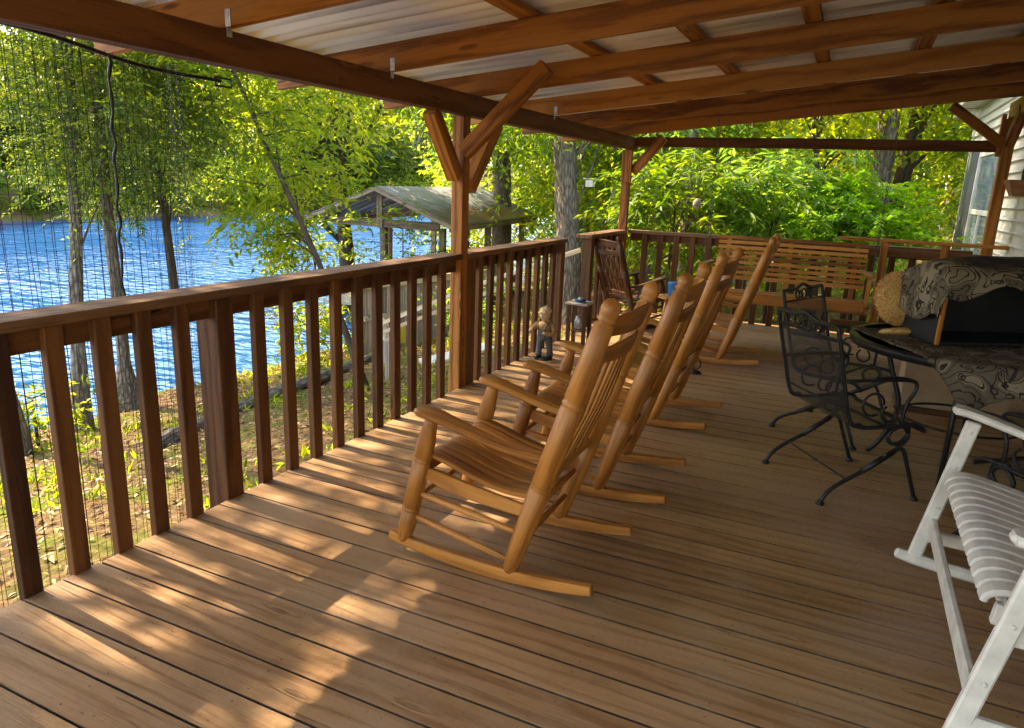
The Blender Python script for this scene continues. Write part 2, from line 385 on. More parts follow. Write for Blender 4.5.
        bm = bmesh.new(); bm.from_mesh(me); bmesh.ops.recalc_face_normals(bm, faces=bm.faces); bm.to_mesh(me); bm.free()
        o = bpy.data.objects.new(name, me); col.objects.link(o)
        if parent is not None: o.parent = parent
        else: o.location = o0
        if solid:
            md = o.modifiers.new('solid', 'SOLIDIFY'); md.thickness = solid; md.offset = 0
        if subsurf:
            md = o.modifiers.new('sub', 'SUBSURF'); md.levels = subsurf; md.render_levels = subsurf
        return o

def tag(o, label=None, cat=None, group=None, kind=None):
    if label: o['label'] = label
    if cat: o['category'] = cat
    if group: o['group'] = group
    if kind: o['kind'] = kind
    return o
def thing(name, label, cat, loc=(0, 0, 0), group=None):
    o = bpy.data.objects.new(name, None); col.objects.link(o); o.location = loc; o.empty_display_size = .1
    return tag(o, label, cat, group)
def copy_tree(o, parent=None):
    c = o.copy(); col.objects.link(c)
    if parent is not None: c.parent = parent
    for ch in [x for x in list(bpy.data.objects) if x.parent == o]: copy_tree(ch, c)
    return c
def part(name, mat, parent, fn, **kw):
    mb = MB(); fn(mb); return mb.build(name, M[mat], parent, **kw)

# ------------------------------------------------------------------ leaves (numpy)
def leaf_mesh(name, P, D, Nn, ln, wd, lv, mat, parent=None):
    """P base points, D unit directions, Nn approximate normals, all (n,3); ln, wd, lv (n,)"""
    n = len(P); o0 = np.array(wloc(parent)) if parent is not None else np.zeros(3)
    S = np.cross(D, Nn); S /= np.linalg.norm(S, axis=1, keepdims=True) + 1e-9
    U = np.cross(S, D)
    l = ln[:, None]; w_ = wd[:, None]
    V = np.empty((n, 4, 3))
    V[:, 0] = P; V[:, 1] = P + D * l * .42 + S * w_ * .5 + U * w_ * .16; V[:, 2] = P + D * l - U * l * .14; V[:, 3] = P + D * l * .42 - S * w_ * .5 + U * w_ * .16
    V -= o0
    me = bpy.data.meshes.new(name)
    me.vertices.add(n * 4); me.vertices.foreach_set('co', V.reshape(-1))
    b = np.arange(n)[:, None] * 4
    idx = (b + np.array([[0, 1, 2, 0, 2, 3]])).reshape(-1)
    me.loops.add(n * 6); me.loops.foreach_set('vertex_index', idx.astype(np.int32))
    me.polygons.add(n * 2); me.polygons.foreach_set('loop_start', np.arange(0, n * 6, 3, dtype=np.int32))
    me.update(calc_edges=True)
    a = me.attributes.new('lv', 'FLOAT', 'POINT'); a.data.foreach_set('value', np.repeat(lv, 4).astype(np.float32))
    me.materials.append(mat)
    o = bpy.data.objects.new(name, me); col.objects.link(o)
    if parent is not None: o.parent = parent
    return o

def unit(a): return a / (np.linalg.norm(a, axis=1, keepdims=True) + 1e-9)

def clumps(center, radii, n, shell=.5):
    d = unit(nr.normal(size=(n, 3))); r = nr.uniform(shell ** 3, 1, n) ** (1 / 3)
    return np.array(center) + d * r[:, None] * np.array(radii) * nr.uniform(.75, 1.12, (n, 1))

def sprays(C, center, twigs, per, tl, ln, wd, mat, parent, name='crown', droop=.25, flat=.5, lvb=0.0, palm=False):
    n = len(C); center = np.array(center)
    cl = nr.random(n)
    C2 = np.repeat(C, twigs, axis=0); cl2 = np.repeat(cl, twigs)
    rad = C2 - center; rad[:, 2] *= .5
    D = unit(unit(rad) * .55 + nr.normal(size=C2.shape) * np.array([1, 1, flat]) * .75)
    O = C2 + nr.normal(size=C2.shape) * tl * .45
    L = tl * nr.uniform(.6, 1.3, len(C2))
    t = (np.arange(per) + .6) / per
    n2 = len(C2)
    P = O[:, None, :] + D[:, None, :] * (L[:, None] * t[None, :])[:, :, None]
    P[:, :, 2] -= droop * L[:, None] * t[None, :] ** 2
    S = unit(np.cross(D, np.array([0, 0, 1.0]) + nr.normal(size=D.shape) * .25))
    sg = np.where(np.arange(per) % 2 == 0, 1., -1.)[None, :, None]
    LD = D[:, None, :] * .55 + S[:, None, :] * sg * .75 + nr.normal(size=(n2, per, 3)) * .28
    LD[:, :, 2] -= droop * .9
    NN = np.array([0, 0, 1.0]) + nr.normal(size=(n2, per, 3)) * .45
    m_ = n2 * per
    LD = unit(LD.reshape(m_, 3)); NN = NN.reshape(m_, 3)
    lv = np.clip(np.repeat(cl2, per) * .55 + nr.random(m_) * .45 + lvb, 0, 1)
    return leaf_mesh(name, P.reshape(m_, 3), LD, NN, ln * nr.uniform(.65, 1.2, m_), wd * nr.uniform(.7, 1.15, m_), lv, mat, parent)

def curve(pts, n):
    """Catmull-Rom through pts"""
    P = [Vector(p) for p in pts]; P = [P[0] * 2 - P[1]] + P + [P[-1] * 2 - P[-2]]
    out = []
    for i in range(1, len(P) - 2):
        for k2 in range(n):
            t = k2 / n; a, b, c, d = P[i - 1:i + 3]
            out.append(.5 * ((2 * b) + (c - a) * t + (2 * a - 5 * b + 4 * c - d) * t * t + (3 * b - a - 3 * c + d) * t ** 3))
    out.append(P[-2]); return out

def tree(name, label, pts, r0, r1, crowns, leaf='leaf_a', bark='bark', cat='tree', group=None, limbs=9, lim_r=.3, ln=.15, wd=.07, twigs=5, per=8, tl=.5, droop=.25, ncl=110, moss=0, flare=1.5, seed_lv=0.0, nseg=14):
    base = Vector(pts[0]); t = thing(name, label, cat, base, group)
    path = curve(pts, 6); n = len(path)
    rad = []
    for i in range(n):
        f = i / (n - 1); rad.append((r0 * (1 - f) + r1 * f) * (1 + (flare - 1) * max(0, 1 - f * 7) ** 2) * rng.uniform(.95, 1.05))
    tb = MB(); tb.tube([path[0] - Vector((0, 0, .35))] + path, [rad[0] * 1.1] + rad, nseg)
    Cs = []
    for (c, rr, nn) in crowns:
        C = clumps(c, rr, nn); Cs.append((C, c))
        for q in range(min(limbs, len(C))):
            e = Vector(C[q]); e = Vector(c) + (e - Vector(c)) * .8
            # start on the trunk below the end point
            cand = [i for i in range(2, n) if path[i].z < e.z + .2] or [n // 2]
            i = cand[-1] if rng.random() < .5 else rng.choice(cand[len(cand) // 2:])
            a = path[i]; L = (e - a).length
            mid = a.lerp(e, .5) + Vector((rng.uniform(-.12, .12) * L, rng.uniform(-.12, .12) * L, .12 * L))
            cp = curve([a, mid, e], 4); rr0 = max(.012, rad[i] * lim_r)
            tb.tube(cp, [rr0 * (1 - .8 * k2 / (len(cp) - 1)) for k2 in range(len(cp))], 6)
    tb.build('trunk', M[bark], t)
    allC = np.concatenate([c for c, _ in Cs]) if Cs else None
    if allC is not None:
        cen = np.mean(allC, axis=0)
        sprays(allC, cen, twigs, per, tl, ln, wd, M[leaf], t, droop=droop, lvb=seed_lv)
    if moss:
        idx = nr.integers(0, len(allC), moss); P = np.repeat(allC[idx], 14, axis=0) + nr.normal(size=(moss * 14, 3)) * .12
        D = unit(np.array([0, 0, -1.0]) + nr.normal(size=P.shape) * .1)
        leaf_mesh('hanging_moss', P, D, nr.normal(size=P.shape), nr.uniform(.35, .9, len(P)), np.full(len(P), .035), nr.random(len(P)), M['moss'], t)['kind'] = 'stuff'
    return t

# ================================================================== SETTING
def xs(y): return -7.3 - (0.05 * max(0, y - 13) ** 1.45 if y > 13 else 0)
def gz(x, y):
    s0 = -xs(y)
    t = min(1, max(0, -x / s0)); z = -.5 - 1.55 * (t * t * (3 - 2 * t) * .5 + t * .5)
    if -x > s0: z -= min(1.2, (-x - s0) * .35)
    fb = -46 - x
    if fb > -4: z = max(z, -2.6 + (fb + 4) * .28) if fb < 20 else 4.0 + (fb - 20) * .08
    if y > 16 and x > -8: z += min(2.5, (y - 16) * .05) * min(1, (x + 8) / 6)
    return z + .05 * math.sin(x * 1.7 + y * .9) * math.sin(y * 1.3 - x * .6) + .025 * math.sin(x * 5.1) * math.sin(y * 4.3 + 1)
X_ = np.concatenate([np.linspace(-150, -56, 16, False), np.linspace(-56, -12, 40, False), np.linspace(-12, 14, 120, False), np.linspace(14, 90, 22)])
Y_ = np.concatenate([np.linspace(-60, -4, 20, False), np.linspace(-4, 30, 130, False), np.linspace(30, 170, 40)])
mb = MB(); ny = len(Y_)
vs = [(float(x), float(y), gz(float(x), float(y))) for x in X_ for y in Y_]
fs = [(i * ny + j, (i + 1) * ny + j, (i + 1) * ny + j + 1, i * ny + j + 1) for i in range(len(X_) - 1) for j in range(ny - 1)]
mb.add(vs, fs, vs, True, False); tag(mb.build('ground', M['ground']), kind='structure')
mb = MB(); mb.add([(-70, -60, -2), (-3, -60, -2), (-3, 170, -2), (-70, 170, -2)], [(0, 1, 2, 3)], None, False, False)
tag(mb.build('lake', M['water']), kind='structure')

# deck boards
P_, Y0 = .143, 1.2597
mb = MB()
for k2 in range(-17, 50):
    a = Y0 + k2 * P_ + .003; j = rng.uniform(-.006, .006); zz = rng.uniform(-.0015, 0)
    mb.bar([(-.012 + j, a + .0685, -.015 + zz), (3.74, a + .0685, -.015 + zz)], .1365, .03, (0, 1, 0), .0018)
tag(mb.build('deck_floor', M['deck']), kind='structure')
YE = Y0 + 50 * P_
mb = MB(); mb.box((-.05, -1.2, -.24), (-.014, YE - .002, -.034), axis=1); mb.box((-.05, YE, -.24), (3.74, YE + .036, -.002), axis=0)
for x in (.55, 1.15, 1.75, 2.35, 2.95, 3.55): mb.box((x, -1.15, -.22), (x + .04, YE - .005, -.034), axis=1)
for y in (-1, 2.2, 4.33, 8.2):
    for x in (.7, 2.2, 3.5): mb.box((x, y, -.9), (x + .09, y + .09, -.225), axis=2)
tag(mb.build('deck_substructure', M['rail']), kind='structure')

# ---- railings
def baluster(t, x, y, ax, z1=.925, z0=-.16):
    if ax == 'y': return part('baluster', 'rail', t, lambda b: b.box((-.037, y - .065, z0), (-.001, y, z1), .003, 2))
    return part('baluster', 'rail', t, lambda b: b.box((x - .0325, y - .001, z0), (x + .0325, y + .036, z1), .003, 2))
t = thing('deck_railing', 'long stained wooden railing along the lake side of the deck', 'railing', (-.05, 4, 0), 'railings around the deck')
part('rail_cap', 'cap', t, lambda b: (b.box((-.155, -1.1, .926), (.014, 4.288, .963), .004, 1), b.box((-.155, 4.384, .926), (.014, 6.30, .963), .004, 1)))
part('top_rail', 'rail', t, lambda b: (b.box((-.077, -1.1, .838), (-.040, 4.287, .924), .004, 1), b.box((-.077, 4.385, .838), (-.040, 6.17, .924), .004, 1)))
for ys in [[.446, .623, .80, .977, 1.153, 1.329, 1.506, 1.683, 1.852, 2.026], [2.445, 2.632, 2.817, 3.0, 3.185, 3.37, 3.553, 3.736, 3.913, 4.093], [4.63, 4.81, 4.98, 5.15, 5.33, 5.515, 5.70, 5.88, 6.06]]:
    for y in ys: baluster(t, 0, y, 'y')
part('baluster', 'rail', t, lambda b: b.box((-.037, 4.388, -.16), (-.001, 4.51, .925), .003, 2))
for y in (2.165, 6.19): part('post', 'rail', t, lambda b: b.box((-.128 if y < 3 else -.10, y, -.9), (-.002 if y < 3 else .0, y + .095, .925), .004, 2))
t2 = thing('deck_railing', 'short stained railing section beside the steps in the far corner', 'railing', (-.05, 7.6, 0), 'railings around the deck')
part('rail_cap', 'cap', t2, lambda b: b.box((-.155, 6.98, .926), (.014, 8.20, .963), .004, 1))
part('top_rail', 'rail', t2, lambda b: b.box((-.077, 7.13, .838), (-.040, 8.195, .924), .004, 1))
for y in (7.36, 7.54, 7.72, 7.90, 8.08): baluster(t2, 0, y, 'y')
part('post', 'rail', t2, lambda b: b.box((-.10, 7.03, -.9), (.0, 7.125, .925), .004, 2))
t3 = thing('deck_railing', 'stained railing along the far end of the deck behind the porch swing', 'railing', (1.8, 8.36, 0), 'railings around the deck')
part('rail_cap', 'cap', t3, lambda b: b.box((.018, 8.27, .926), (3.5, 8.42, .963), .004, 0))
part('top_rail', 'rail', t3, lambda b: b.box((.018, 8.36, .838), (3.5, 8.396, .924), .004, 0))
for i in range(18): baluster(t3, .21 + i * .186, 8.322, 'x')

# handrail going down from the deck to the yard, and the steps
t = thing('stair_handrail', 'pale double handrail sloping down from the deck opening to the yard', 'handrail', (-1.2, 7.05, 0))
part('upper_rail', 'pale', t, lambda b: b.bar([(-.115, 7.05, .80), (-1.37, 7.05, .30), (-2.6, 7.05, -.26)], .04, .05, (0, 1, 0)))
part('lower_rail', 'pale', t, lambda b: b.bar([(-.40, 7.05, .545), (-1.37, 7.05, .175), (-2.6, 7.05, -.38)], .038, .045, (0, 1, 0)))
for x in (-1.4, -2.55): part('post', 'rail', t, lambda b: b.box((x, 7.08, gz(x, 7) - .2), (x + .07, 7.15, .31 + (x + 1.37) * .44), .004, 2))
t = thing('porch_steps', 'wooden steps descending from the gap in the deck railing', 'steps', (-.6, 6.65, -.4))
for i in range(4): part('tread', 'rail', t, lambda b: b.box((-.36 - i * .28, 6.31, -.17 - i * .16), (-.07 - i * .28, 6.98, -.135 - i * .16), .004, 1))
for y in (6.33, 6.93): part('stringer', 'rail', t, lambda b: b.bar([(-.06, y, -.2), (-1.25, y, -.86)], .04, .2, (0, 1, 0)))

# ---- porch roof
t = thing('porch_roof', 'brown timber porch roof of beam, rafters and corrugated metal sheets on posts', 'porch roof', (0, 4.33, 0))
RZ = lambda x: 2.0 + .1 * x
part('beam', 'beam', t, lambda b: (b.box((-.058, -1, 1.865), (-.012, 8.36, 1.998), .004, 1), b.box((-.011, -1, 1.865), (.035, 8.36, 1.998), .004, 1)))
part('beam', 'cedar', t, lambda b: b.box((3.58, -1, RZ(3.6) - .155), (3.66, 8.38, RZ(3.6) - .012), .004, 1))
RY = [-.75, .0, .75, 2.27, 3.40, 4.46, 5.74, 6.85, 7.95]
for y in RY:
    r_ = part('rafter', 'cedar', t, lambda b: b.bar([(-.76, y + .02, RZ(-.76) + .072), (3.72, y + .02, RZ(3.72) + .072)], .038, .142, (0, 1, 0), .003))
    if y in (2.27, 3.40, 5.74): part('rafter_tie', 'steel', r_, lambda b: (b.box((.0365, y + .004, 1.972), (.0385, y + .032, 2.012), .0005, 2), b.box((.04, y - .0035, 2.006), (.068, y - .0012, 2.07), .0005, 2)))
PX = [-.68, .82, 1.43, 2.05, 2.66, 3.27]
for x in PX: part('purlin', 'cedar', t, lambda b: b.bar([(x, -1, RZ(x) + .166), (x, 8.3, RZ(x) + .166)], .088, .038, (1, 0, .1), .003))
ns = 96 * 7
def cor(u, v):
    y = -1.1 + 9.6 * u; x = -.86 + 4.60 * v
    ph = (y / .125) % 1.0; hgt = .5 + .5 * math.cos(2 * math.pi * ph)
    return (x, y, RZ(x) + .189 + .030 * hgt ** 1.2)
part('roof_sheet', 'metal', t, lambda b: b.grid(cor, ns, 2), solid=.0015)
def brace(p, q, pa, side, w=.09, h=.085, mat='cedar'): return part('brace', mat, pa, lambda b: b.bar([p, q], w, h, side, .004))
for y in (.42, 4.29, 8.20):
    po = part('post', 'cedar', t, lambda b: b.box((-.088, y, -1.0), (0, y + .092, 1.864), .004, 2))
    yc = y + .046
    if y > .5 and y < 8:
        brace((-.044, y - .03, 1.47), (-.044, y - .34, 1.862), po, (1, 0, 0), .088, .09)
        brace((-.03, y + .12, 1.40), (-.03, y + .52, 1.862), po, (1, 0, 0), .088, .10)
        brace((.012, yc - .06, 1.63), (.56, yc - .02, 2.15), po, (0, 1, 0), .085, .095)
    if y > 8: brace((.02, yc, 1.62), (.36, yc, 2.0), po, (0, 1, 0), .07, .10)
    if y > 8: part('brace', 'cedar', po, lambda b: b.box((-.085, y - .045, 1.5), (.03, y - .002, 1.863), .004, 2))
part('crossbar', 'beam', t, lambda b: b.bar([(.03, 8.31, 1.955), (1.8, 8.305, 1.958), (3.56, 8.31, 1.950)], .045, .105, (0, 1, 0)))
po = part('post', 'cedar', t, lambda b: b.box((3.565, 8.25, -.9), (3.66, 8.345, 2.20), .004, 2))
brace((3.575, 8.24, 1.96), (3.08, 8.1, 2.30), po, (0, 1, 0), .06, .085)
brace((3.61, 8.21, 1.98), (3.61, 7.80, 2.24), po, (1, 0, 0), .08, .09)
part('brace', 'cedar', po, lambda b: b.box((3.525, 8.275, 1.86), (3.562, 8.33, 2.24), .004, 2))

# ---- house
t = thing('house', 'cream vinyl sided house wall with a white framed window beyond the porch post', 'house', (3.75, 6, -.6))
def siding(b):
    z = -.55
    prof = []
    while z < 2.62:
        prof += [(3.752, z), (3.768, z + .012), (3.772, z + .02), (3.785, z + .112)]; z += .114
    vs = []; n = len(prof)
    for y in (-3.2, 12.2): vs += [(x, y, z) for x, z in prof]
    fs = [(i, i + 1, n + i + 1, n + i) for i in range(n - 1)]
    b.add(vs, fs)
part('wall', 'siding', t, siding)
part('wall_core', 'siding', t, lambda b: (b.box((3.80, -3.2, -1), (9.0, 12.19, 2.7), .002)))
def fseg(b):
    for i in range(28): b.box((3.746, 12.19, -.55 + i * .114), (3.80, 12.235, -.55 + i * .114 + .105), .006, 2)
part('corner_trim', 'white', t, fseg)
part('eave', 'white', t, lambda b: (b.box((3.52, 9.2, 2.70), (3.80, 12.5, 2.80), .004, 1), b.box((3.50, 12.25, 2.58), (3.8, 12.5, 2.695), .004, 1)))
part('roof', 'dark', t, lambda b: b.bar([(3.24, -3.3, 2.84), (3.24 + 6.3, -3.3, 5.0)], 16.0, .04, (0, 1, 0)) if False else b.add([(3.46, -3.4, 2.83), (3.46, 12.6, 2.83), (6.4, 12.6, 4.2), (6.4, -3.4, 4.2), (9.6, -3.4, 2.81), (9.6, 12.6, 2.81)], [(0, 1, 2, 3), (3, 2, 5, 4)]), solid=.05)
wn = part('window', 'white', t, lambda b: (b.box((3.725, 9.35, .55), (3.75, 9.43, 2.05), .004, 2), b.box((3.725, 10.9, .55), (3.75, 10.98, 2.05), .004, 2), b.box((3.724, 9.432, 1.97), (3.75, 10.898, 2.05), .004, 1), b.box((3.724, 9.432, .55), (3.75, 10.898, .63), .004, 1), b.box((3.727, 9.432, 1.28), (3.75, 10.898, 1.34), .004, 1), b.box((3.728, 10.14, .632), (3.75, 10.19, 1.278), .004, 2)))
part('pane', 'glass', wn, lambda b: b.box((3.740, 9.43, .63), (3.746, 10.9, 1.97), .001))
part('shutter', 'shutter', t, lambda b: (b.box((3.722, 11.05, .5), (3.752, 11.95, 2.1), .004, 2)))
t = thing('wall_planter', 'small reddish wooden box planter mounted on the cream siding', 'planter', (3.7, 7.9, 1.5))
part('box', 'terra', t, lambda b: b.add([(3.66, 7.86, 1.50), (3.748, 7.86, 1.50), (3.748, 8.04, 1.50), (3.66, 8.04, 1.50), (3.60, 7.78, 1.64), (3.748, 7.78, 1.64), (3.748, 8.12, 1.64), (3.60, 8.12, 1.64)], [(0, 1, 2, 3), (0, 1, 5, 4), (1, 2, 6, 5), (2, 3, 7, 6), (3, 0, 4, 7), (4, 5, 6, 7)]))
part('bracket', 'black', t, lambda b: b.box((3.72, 7.90, 1.645), (3.75, 8.0, 1.74), .003, 2))

# ---- railing gate in front of the post
t = thing('wooden_gate', 'open stained wooden gate frame behind the covered table, with a thin top bar', 'gate', (3, 8.03, 0))
part('top_bar', 'swing', t, lambda b: b.bar([(2.29, 8.05, 1.03), (3.74, 8.02, 1.03)], .05, .035, (0, 1, 0)))
part('lower_bar', 'rail', t, lambda b: b.bar([(2.32, 8.06, .915), (3.74, 8.03, .91)], .035, .075, (0, 1, 0)))
part('lower_bar', 'rail', t, lambda b: b.bar([(2.32, 8.06, .16), (3.74, 8.03, .16)], .035, .075, (0, 1, 0)))
for x in (2.68, 3.2): part('stile', 'swing', t, lambda b: b.box((x, 8.0, .0), (x + .07, 8.036, 1.012), .003, 2))

# ---- boathouse by the water
t = thing('boathouse', 'small boathouse with gabled rusty tin roof and open timber gable', 'boathouse', (-7.8, 16.5, -2))
rd = Vector((-.12, .993, 0)); wd_ = Vector((.993, .12, 0)); A0 = Vector((-7.52, 13.95, 0)); LEN = 6.2; HW = 1.80; ZR, ZE = 1.17, .42
def gp(u, v, z): return A0 + rd * u + wd_ * v + Vector((0, 0, z))
for sgn in (-1, 1):
    part('roof_slope', 'tin', t, lambda b: b.grid(lambda u, v: gp(-.35 + (LEN + .7) * u, sgn * v * (HW + .12), ZR + .09 + (ZE - ZR) * v * (1 + .12 / HW) + .011 * max(0, math.cos(u * 2 * math.pi * 30)) ** 3), 360, 2), solid=.004)
    part('sheathing', 'oakd', t, lambda b: b.bar([gp(LEN / 2, sgn * .02, ZR + .055), gp(LEN / 2, sgn * (HW + .08), ZE + .055)], LEN + .4, .025, rd))
    part('fascia', 'aged', t, lambda b: b.bar([gp(-.33, sgn * (HW + .06), ZE - .03), gp(LEN + .33, sgn * (HW + .06), ZE - .03)], .035, .13))
for u0 in (0, LEN):
    part('gable_truss', 'aged', t, lambda b: (b.bar([gp(u0, -HW - .05, ZE - .02), gp(u0, 0, ZR + .01)], .045, .14, rd), b.bar([gp(u0 + .001, HW + .05, ZE - .02), gp(u0 + .001, 0, ZR + .01)], .045, .14, rd), b.bar([gp(u0 - .05, -HW + .42, ZE + .03), gp(u0 - .05, HW - .30, ZE - .01)], .045, .19, rd), b.bar([gp(u0 - .1, 0, ZE - .1), gp(u0 - .1, 0, ZR - .05)], .045, .14, rd)))
for sgn in (-1, 1):
    part('barge_board', 'aged', t, lambda b: b.bar([gp(-.32, sgn * (HW + .1), ZE + .02), gp(-.32, 0, ZR + .045)], .03, .11, rd))
    for q in range(4): part('rafter', 'aged', t, lambda b: b.bar([gp(1.2 * q + .9, sgn * HW, ZE + .0), gp(1.2 * q + .9, 0, ZR)], .04, .09, rd))
for u0 in (.1, LEN / 2, LEN - .1):
    for v0 in ((.0, HW - .3) if u0 < 1 else (-HW + .35, HW - .3)):
        part('post', 'aged', t, lambda b: b.bar([gp(u0, v0, -3), gp(u0, v0, ZE - .05)], .14, .14, rd))
part('dock_floor', 'grey', t, lambda b: b.bar([gp(0, 0, -1.55), gp(LEN, 0, -1.55)], 2 * HW - .3, .08, wd_))

# low board fence beside the dock
t = thing('board_fence', 'grey weathered vertical board fence near the boathouse with pale top board', 'fence', (-4.9, 11, -1.4))
a = Vector((-5.12, 9.95, 0)); b_ = Vector((-4.3, 13.0, 0)); nb = 22
for i in range(nb):
    p = a.lerp(b_, (i + .5) / nb); d = (b_ - a).normalized()
    part('board', 'grey', t, lambda b: b.bar([p + Vector((0, 0, -1.75)), p + Vector((0, 0, -.42 + rng.uniform(-.015, .015)))], .136, .025, d))
part('top_board', 'pale', t, lambda b: b.bar([a + Vector((.03, 0, -.36)), b_ + Vector((.03, 0, -.36))], .13, .13))
part('rail', 'grey', t, lambda b: b.bar([a + Vector((.06, 0, -.95)), b_ + Vector((.06, 0, -.95))], .05, .09))
t = thing('walkway_rail', 'weathered pale rail on short posts sloping in front of the board fence', 'handrail', (-3.8, 8.8, -1))
part('rail', 'pale', t, lambda b: b.bar([(-4.75, 9.9, -.82), (-2.62, 7.12, -.30)], .07, .035))
part('rail', 'pale', t, lambda b: b.bar([(-4.75, 9.92, -1.02), (-2.62, 7.14, -.5)], .07, .035))
for f in (.05, .5, .95): part('post', 'grey', t, lambda b: b.bar([(-4.75 + 2.13 * f, 9.98 - 2.78 * f, -1.75), (-4.75 + 2.13 * f, 9.98 - 2.78 * f, -.85 + .52 * f)], .08, .08))
t = tag(MB().bar([(-4.80, 10.25, -1.30), (-4.68, 10.65, -1.30)], .03, .30).build('yellow_panel', M['yellow'], loc=(-4.6, 10.7, -1.3)), 'yellow painted panel leaning on the grey board fence', 'panel')
t = tag(MB().bar([(-2.6, 7.9, gz(-2.6, 7.9) + .05), (-1.9, 8.6, gz(-1.9, 8.6) + .06)], .35, .05).build('garden_slab', M['white'], loc=(-2.3, 8.2, -1)), 'flat white slab lying on the grass beside the deck', 'slab')

lg = [(-3.75, 4.6), (-3.95, 5.8), (-4.0, 7.0), (-4.15, 8.2), (-4.35, 9.5)]
mb = MB().tube(curve([(x, y, gz(x, y) + .05) for x, y in lg], 5), [.085 + .012 * math.sin(q * 1.7) for q in range(21)], 12)
tag(mb.build('fallen_log', M['bark'], loc=(-4, 7, -1.3)), 'long grey fallen log lying on the leafy bank between the railing and the water', 'log')
# ---- fine netting hung outside the near part of the railing
t = thing('garden_net', 'fine dark wire netting hung from the porch beam left of the first railing post', 'netting', (-.22, 1.2, 0))
def netf(u, v):
    y = -.6 + 2.86 * u; z = -.17 + 2.04 * v
    return (-.215 + .012 * math.sin(y * 7 + z), y, z + .0)
part('net', 'net', t, lambda b: b.grid(netf, 40, 14, gfn=lambda u, v: (2.86 * u, 2.04 * v, 0)))
part('net_fold', 'net', t, lambda b: b.grid(lambda u, v: (-.205 + .02 * math.sin(u * 14), 2.17 + .085 * u, -.17 + 2.04 * v), 14, 10, gfn=lambda u, v: (.5 * u + .01, 2.04 * v + .013, 0)))
def wires(b):
    for i in range(32):
        y = -.5 + i * .0858; b.tube([(-.21 + rng.uniform(-.004, .004), y + rng.uniform(-.006, .006), -.16 + 2.02 * q / 6) for q in range(7)], .0012, 5)
part('wire', 'black', t, wires)
def rope(b):
    pts = [(-.20 + .004 * math.sin(q * 1.9), 1.925 + .005 * math.sin(q * 1.3) - .0012 * q, 1.86 - q * .03) for q in range(32)]
    b.tube(pts, [.0045 + .0035 * abs(math.sin(q * .9)) * abs(math.sin(q * 2.3)) for q in range(32)], 7)
part('gathered_cord', 'black', t, rope)
part('bottom_bar', 'black', t, lambda b: b.tube([(-.20, -.6, -.15), (-.20, .8, -.155), (-.20, 2.26, -.15)], .008, 8))
t = thing('net_cable', 'black cable with a square end clip strung under the porch beam', 'cable', (-.25, 2, 1.86))
part('cable', 'black', t, lambda b: b.tube(curve([(-.25, .3, 1.86), (-.25, 1.5, 1.905), (-.25, 2.1, 1.845), (-.25, 2.5, 1.842)], 6), .008, 7))
part('clip', 'black', t, lambda b: (b.tube([(-.25, 2.47, 1.855), (-.25, 2.56, 1.855), (-.25, 2.56, 1.82), (-.25, 2.47, 1.82), (-.25, 2.47, 1.855)], .005, 6)))

